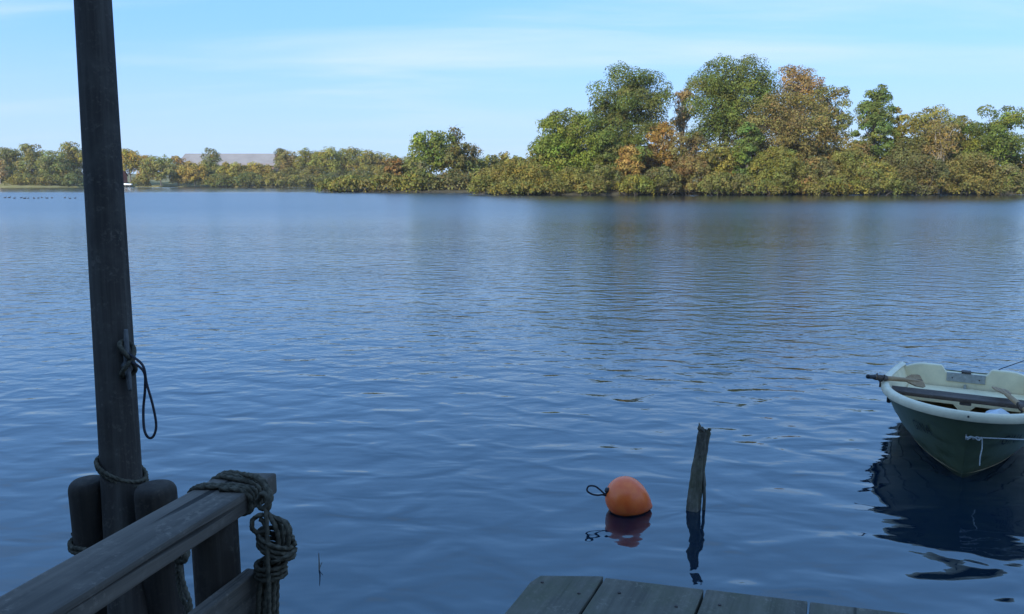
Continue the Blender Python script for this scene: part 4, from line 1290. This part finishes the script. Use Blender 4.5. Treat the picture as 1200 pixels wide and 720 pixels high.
# small headland left of the island
GH = 'trees and bushes on the headland'
for nm, px, tp, w, ds, tn, lab, kw in [
    ('ash_tree', 508, 151, 64, 190, (0.10, 0.135, 0.036), 'tall green tree on the headland left of the island', dict(crown_low=0.28, lobes=30, cover=2.2, tint2=BRG, leaf=0.42)),
    ('oak_tree', 539, 165, 50, 187, (0.085, 0.096, 0.042), 'dark olive tree right of the tall headland tree', dict(crown_low=0.20, lobes=26, cover=2.3, leaf=0.40)),
    ('dead_tree', 534, 147, 26, 192, GRY, 'thin nearly bare tree top above the headland trees', dict(crown_low=0.55, lobes=10, cover=0.5, leaf=0.35, bare=10)),
    ('dead_tree', 556, 165, 24, 189, BRN, 'small bare tree at the right of the headland trees', dict(crown_low=0.45, lobes=10, cover=0.3, leaf=0.32, bare=10)),
    ('rowan_tree', 463, 184, 26, 181, (0.155, 0.105, 0.055), 'small reddish tree on the headland', dict(crown_low=0.30, lobes=16, cover=2.0, leaf=0.36)),
    ('alder_tree', 589, 178, 68, 190, OLV, 'olive tree behind the large bush at the island tip', dict(crown_low=0.10, lobes=24, cover=2.4, leaf=0.42, tint2=YEL)),
    ('alder_tree', 632, 180, 50, 188, DKG, 'dark tree half hidden behind the left end of the island', dict(crown_low=0.10, lobes=20, cover=2.2, leaf=0.42)),
    ('alder_tree', 486, 186, 44, 183, OLG, 'low green tree left below the tall headland tree', dict(crown_low=0.10, lobes=20, cover=2.3, leaf=0.40, tint2=GRY)),
]:
    tree(nm, px, tp, w, ds, tn, lab, GH, seed=sd_, **kw); sd_ += 1
for px, tp, w, ds, tn, lab in [(388, 209, 36, 181, OLG, 'small bush closing the left tip of the headland'), (412, 205, 58, 178, OLV, 'leftmost low olive bush of the headland'), (452, 201, 60, 177, (0.12, 0.12, 0.05), 'olive bush below the small reddish tree'),
                               (492, 198, 62, 176, OLG, 'green olive bush below the tall headland tree'), (532, 199, 60, 176, GRY, 'grey green bush below the dark olive headland tree'),
                               (566, 197, 52, 177, OLV, 'rightmost olive bush of the headland')]:
    tree('willow_bush', px, tp, w, ds, tn, lab, GH, cat='bush', seed=sd_, crown_low=0.0, lobes=24, cover=2.5, leaf=0.36, shape='dome', base_z=0.15, lobe_r=0.3); sd_ += 1
# far shore
GF = 'trees on the far shore'
far = [
    (-40, 172, 40, 372, OLG, 'far tree beyond the left edge of the picture', {}), (-75, 170, 44, 372, DKG, 'far dark tree beyond the left edge of the picture', {}),
    (20, 171, 40, 372, (0.075, 0.09, 0.045), 'dark grey green far tree behind the pale trunks', {}),
    (-2, 176, 34, 374, OLG, 'far tree cut by the left edge of the picture', {}),
    (47, 167, 36, 370, (0.105, 0.12, 0.062), 'pale grey green far tree left of the tall pole', {}),
    (72, 176, 38, 362, (0.085, 0.105, 0.055), 'blue green round far tree left of the tall pole', {}),
    (92, 166, 40, 374, (0.115, 0.125, 0.045), 'yellowish green far tree touching the tall pole on the left', {}),
    (122, 170, 40, 372, OLG, 'far tree hidden behind the tall pole', {}),
    (158, 174, 36, 362, (0.16, 0.145, 0.04), 'yellow green far tree right of the tall pole', dict(crown_low=0.45)),
    (178, 181, 30, 378, (0.15, 0.125, 0.05), 'small tan far tree between the yellow green tree and the willow', {}),
    (194, 182, 46, 360, (0.11, 0.12, 0.055), 'grey green willow behind the far lawn', dict(crown_low=0.05)),
    (214, 181, 22, 378, (0.15, 0.115, 0.055), 'tan far tree in front of the left end of the long hall', {}),
    (233, 188, 40, 357, (0.155, 0.138, 0.05), 'ochre far tree in front of the long hall', dict(crown_low=0.04)),
    (253, 172, 26, 384, (0.08, 0.095, 0.05), 'dark far tree standing up in front of the roof of the long hall', dict(cover=1.5)),
    (276, 189, 36, 360, (0.13, 0.13, 0.048), 'olive far tree below the middle of the long hall', dict(crown_low=0.05)),
    (306, 190, 42, 362, (0.14, 0.13, 0.05), 'olive brown far tree below the right end of the long hall', dict(crown_low=0.05)),
    (334, 171, 24, 384, (0.07, 0.075, 0.045), 'dark pointed conifer right of the long hall', dict(shape='cone', crown_low=0.1)),
    (344, 176, 34, 380, (0.10, 0.095, 0.055), 'dull brownish far tree right of the conifer', {}),
    (368, 172, 42, 376, (0.095, 0.11, 0.042), 'green far tree at the start of the right hand wood', {}),
    (390, 171, 40, 372, (0.115, 0.125, 0.042), 'olive far tree in the wood left of the headland', {}),
    (412, 172, 42, 376, (0.10, 0.11, 0.042), 'green far tree in the wood above the headland bushes', {}),
    (436, 174, 42, 374, (0.11, 0.115, 0.045), 'olive green far tree behind the headland bushes', {}),
    (458, 179, 36, 376, (0.12, 0.12, 0.05), 'far tree behind the small reddish tree', {}),
    (482, 182, 36, 378, OLG, 'far tree behind the tall headland tree', {}),
    (560, 184, 44, 378, DKG, 'far tree in the gap right of the headland trees', {}), (600, 186, 44, 378, OLG, 'far tree behind the olive headland tree', {}),
    (1196, 186, 36, 378, (0.19, 0.10, 0.06), 'reddish far tree beyond the right end of the island', {}), (1228, 184, 44, 378, OLG, 'far tree beyond the right edge of the picture', {}),
]
for px, tp, w, ds, tn, lab, kw in far:
    k = dict(crown_low=0.0, lobes=24, cover=2.3, leaf=0.45, base_z=1.2, lobe_r=0.3); k.update(kw)
    tree('broadleaf_tree', px, tp, w, ds, tuple(v * q for v, q in zip(tn, (1.5, 1.42, 1.2))), lab, GF, seed=sd_, **k); sd_ += 1
fill = ['pale trunks', 'pale grey green tree', 'blue green round tree', 'yellowish green tree', 'tan tree by the hall', 'ochre tree', 'dark tree before the hall roof', 'hall middle', 'olive brown tree', 'conifer',
        'start of the right hand wood', 'wood left of the headland', 'wood above the headland', 'small reddish headland tree']
for k_, px in enumerate((6, 36, 62, 90, 222, 244, 264, 290, 318, 344, 370, 396, 424, 448)):
    tree('thicket_shrub', px, 193 + (k_ * 5) % 7, 40, 362 + (k_ * 3) % 7, [(0.10, 0.11, 0.05), (0.12, 0.12, 0.046), (0.085, 0.10, 0.05)][k_ % 3], 'far shore thicket shrub between the trunks by the ' + fill[k_], 'thicket shrubs of the far wood', cat='shrub',
         seed=400 + k_, crown_low=0.0, lobes=16, cover=2.0, leaf=0.45, shape='dome', base_z=1.0, lobe_r=0.32)
fb = [(34, 203, 44, 350), (64, 204, 46, 350), (92, 202, 30, 350), (170, 205, 26, 362), (262, 203, 44, 350), (296, 201, 46, 350), (328, 202, 46, 349), (360, 203, 46, 349), (388, 203, 40, 349), (-20, 203, 50, 352)]
fl_ = ['far shore bush left below the pale grey green tree', 'far shore bush left of the tall pole', 'far shore bush touching the tall pole', 'far shore bush on the lawn beside the red house', 'far shore bush right of the ochre tree',
       'far shore bush below the right end of the long hall', 'far shore bush below the dark conifer', 'far shore bush left of the headland', 'far shore bush at the headland tip', 'far shore bush beyond the left edge']
for (px, tp, w, ds), lab in zip(fb, fl_):
    tint = [(0.115, 0.125, 0.05), (0.09, 0.11, 0.052), (0.14, 0.135, 0.05)][sd_ % 3]
    tree('shore_bush', px, tp, w, ds, tint, lab, 'bushes on the far shore', cat='bush', seed=sd_, crown_low=0.0, lobes=20, cover=2.4, leaf=0.45, shape='dome', base_z=0.4, lobe_r=0.3); sd_ += 1
tree('poplar_tree', 8, 183, 24, 350, (0.25, 0.205, 0.12), 'pale half bare tree with several light trunks at the left edge', GF, seed=sd_, crown_low=0.05, lobes=22, cover=1.1, leaf=0.5, bare=8, bark=M_PALEBARK, base_z=0.5)

# ------------------------------------------------------------------ far buildings, boat and birds
M_HALLROOF = plain_mat('pale_hall_roof', (0.25, 0.232, 0.215), 0.85, 0.12, 0.2)
M_HALLWALL = plain_mat('hall_brick', (0.30, 0.17, 0.13), 0.9, 0.15, 0.4)
M_REDWALL = plain_mat('red_boards', (0.33, 0.10, 0.065), 0.85, 0.15, 0.8)
hd = 430.0
def fx(px, d): return (px - 600) / FPX * d
def fz(py, d): return EYE + (214 - py) / FPX * d
hx0, hx1 = fx(211, hd), fx(328, hd)
hall = thing('long_hall', ((hx0 + hx1) / 2, hd + 10, 5), 'long hall with a pale tiled roof behind the far trees', 'building')
zr, ze = fz(180.5, hd), fz(193, hd)
prism('wall', M_HALLWALL, hall, [(hd, 3), (hd, ze), (hd + 10, zr - 0.5), (hd + 20, ze), (hd + 20, 3)], hx0 + 1.5, hx1 - 1.5)
bm = bmesh.new()
sec_ = [(hd - 1.0, ze - 0.6), (hd + 10, zr), (hd + 21, ze - 0.6), (hd + 21, ze - 1.0), (hd + 10, zr - 0.45), (hd - 1.0, ze - 1.0)]
a_ = [bm.verts.new((hx0 + (1.0 if z < zr - 1 else 2.0), y, z)) for y, z in sec_]; b_ = [bm.verts.new((hx1 - (0.0 if z < zr - 1 else 3.5), y, z)) for y, z in sec_]
for k in range(6): bm.faces.new((a_[k], a_[(k + 1) % 6], b_[(k + 1) % 6], b_[k]))
bm.faces.new(a_[::-1]); bm.faces.new(b_)
link('roof', mesh_of(bm, 'roof'), M_HALLROOF, hall)
rd = 372.0
rx0, rx1 = fx(127, rd), fx(148, rd)
rh = thing('red_cottage', ((rx0 + rx1) / 2, rd + 3, 2.5), 'red cottage on the far shore, mostly behind the tall pole', 'house')
prism('wall', M_REDWALL, rh, [(rd, 2), (rd, fz(206, rd)), (rd + 3, fz(199.5, rd)), (rd + 6, fz(206, rd)), (rd + 6, 2)], rx0, rx1)
prism('roof', M_ROOFING, rh, [(rd - 0.4, fz(207, rd)), (rd + 3, fz(199, rd)), (rd + 6.4, fz(207, rd)), (rd + 6.4, fz(206.5, rd)), (rd + 3, fz(198, rd)), (rd - 0.4, fz(206.5, rd))], rx0 - 0.4, rx1 + 0.4)
box_obj('window', M_GLASS, rh, rx1 - 2.6, rx1 - 1.6, rd - 0.05, rd + 0.02, fz(210, rd), fz(207.5, rd))
# upturned white dinghy on the far lawn
wd = 352.0
wc = Vector((fx(155, wd), wd, 0.75))
dinghy = thing('white_dinghy', (wc.x, wc.y, 0.7), 'small white dinghy drawn up on the far lawn right of the tall pole', 'boat')
bm = bmesh.new(); rings = []
for i in range(13):
    u = i / 12; hb = 0.75 * max(0.02, math.sin(PI * min(1, u * 0.62 + 0.03))) ** 0.7
    rings.append([bm.verts.new((wc.x - 1.9 + 3.8 * u, wc.y + hb * math.cos(a), wc.z + 0.35 + (0.75 - 0.2 * u) * math.sin(a))) for a in [PI * k / 10 for k in range(11)]])
for a, b in zip(rings, rings[1:]):
    for k in range(10): bm.faces.new((a[k], a[k + 1], b[k + 1], b[k]))
bm.faces.new(rings[0]); bm.faces.new(rings[-1][::-1])
link('hull', mesh_of(bm, 'hull', True), M_WHITEPAINT, dinghy)
for k in (0.3, 0.75): box_obj('trestle', M_BARK, dinghy, wc.x - 1.9 + 3.8 * k, wc.x - 1.75 + 3.8 * k, wc.y - 0.6, wc.y + 0.6, 0.2, wc.z + 0.36)

# a raft of dark water birds
M_BIRD = plain_mat('dark_plumage', (0.02, 0.02, 0.024), 0.7, 0.3, 8)
bm = bmesh.new()
sweep(bm, smooth_path([Vector((-0.24, 0, 0.10)), Vector((-0.17, 0, 0.075)), Vector((0.0, 0, 0.055)), Vector((0.13, 0, 0.06)), Vector((0.19, 0, 0.08))], 3), [0.015, 0.035, 0.06, 0.08, 0.092, 0.098, 0.10, 0.098, 0.092, 0.08, 0.065, 0.045, 0.015], sides=10)
sweep(bm, smooth_path([Vector((0.13, 0, 0.10)), Vector((0.17, 0, 0.17)), Vector((0.18, 0, 0.22)), Vector((0.215, 0, 0.235)), Vector((0.28, 0, 0.215))], 3), [0.05, 0.045, 0.04, 0.034, 0.032, 0.035, 0.042, 0.045, 0.042, 0.03, 0.018, 0.012, 0.006], sides=8)
duck_me = mesh_of(bm, 'water_bird', True); duck_me.materials.append(M_BIRD)
rb_ = random.Random(4)
bx_ = [6, 11, 17, 25, 29, 33, 40, 45, 49, 55, 61, 76, 82, 88]
for k, px in enumerate(bx_):
    o = bpy.data.objects.new('water_bird', duck_me); COL.objects.link(o)
    q = at(px, 232.6 + rb_.uniform(-0.5, 0.5), 0)
    o.matrix_basis = Matrix.Translation((q.x, q.y, 0.0)) @ Matrix.Rotation(rb_.choice((0, PI)) + rb_.uniform(-0.5, 0.5), 4, 'Z') @ Matrix.Scale(rb_.uniform(0.65, 0.95), 4)
    tag(o, 'small dark water bird swimming in a loose line left of the tall pole', 'bird', 'water birds swimming in a line')


# ------------------------------------------------------------------ faint autumn haze over the lake
hm = bpy.data.materials.new('haze_air'); hm.use_nodes = True
hn, hl = hm.node_tree.nodes, hm.node_tree.links
hn.remove(hn['Principled BSDF'])
pv = hn.new('ShaderNodeVolumePrincipled')
pv.inputs['Color'].default_value = (0.92, 0.95, 1.0, 1)
pv.inputs['Density'].default_value = 0.00013
pv.inputs['Anisotropy'].default_value = 0.0
hl.new(pv.outputs[0], hn['Material Output'].inputs['Volume'])
bm = bmesh.new(); box_bm(bm, -1500, 1500, -450, 1400, -2.4, 42)
link('haze', mesh_of(bm, 'haze'), hm, kind='stuff')
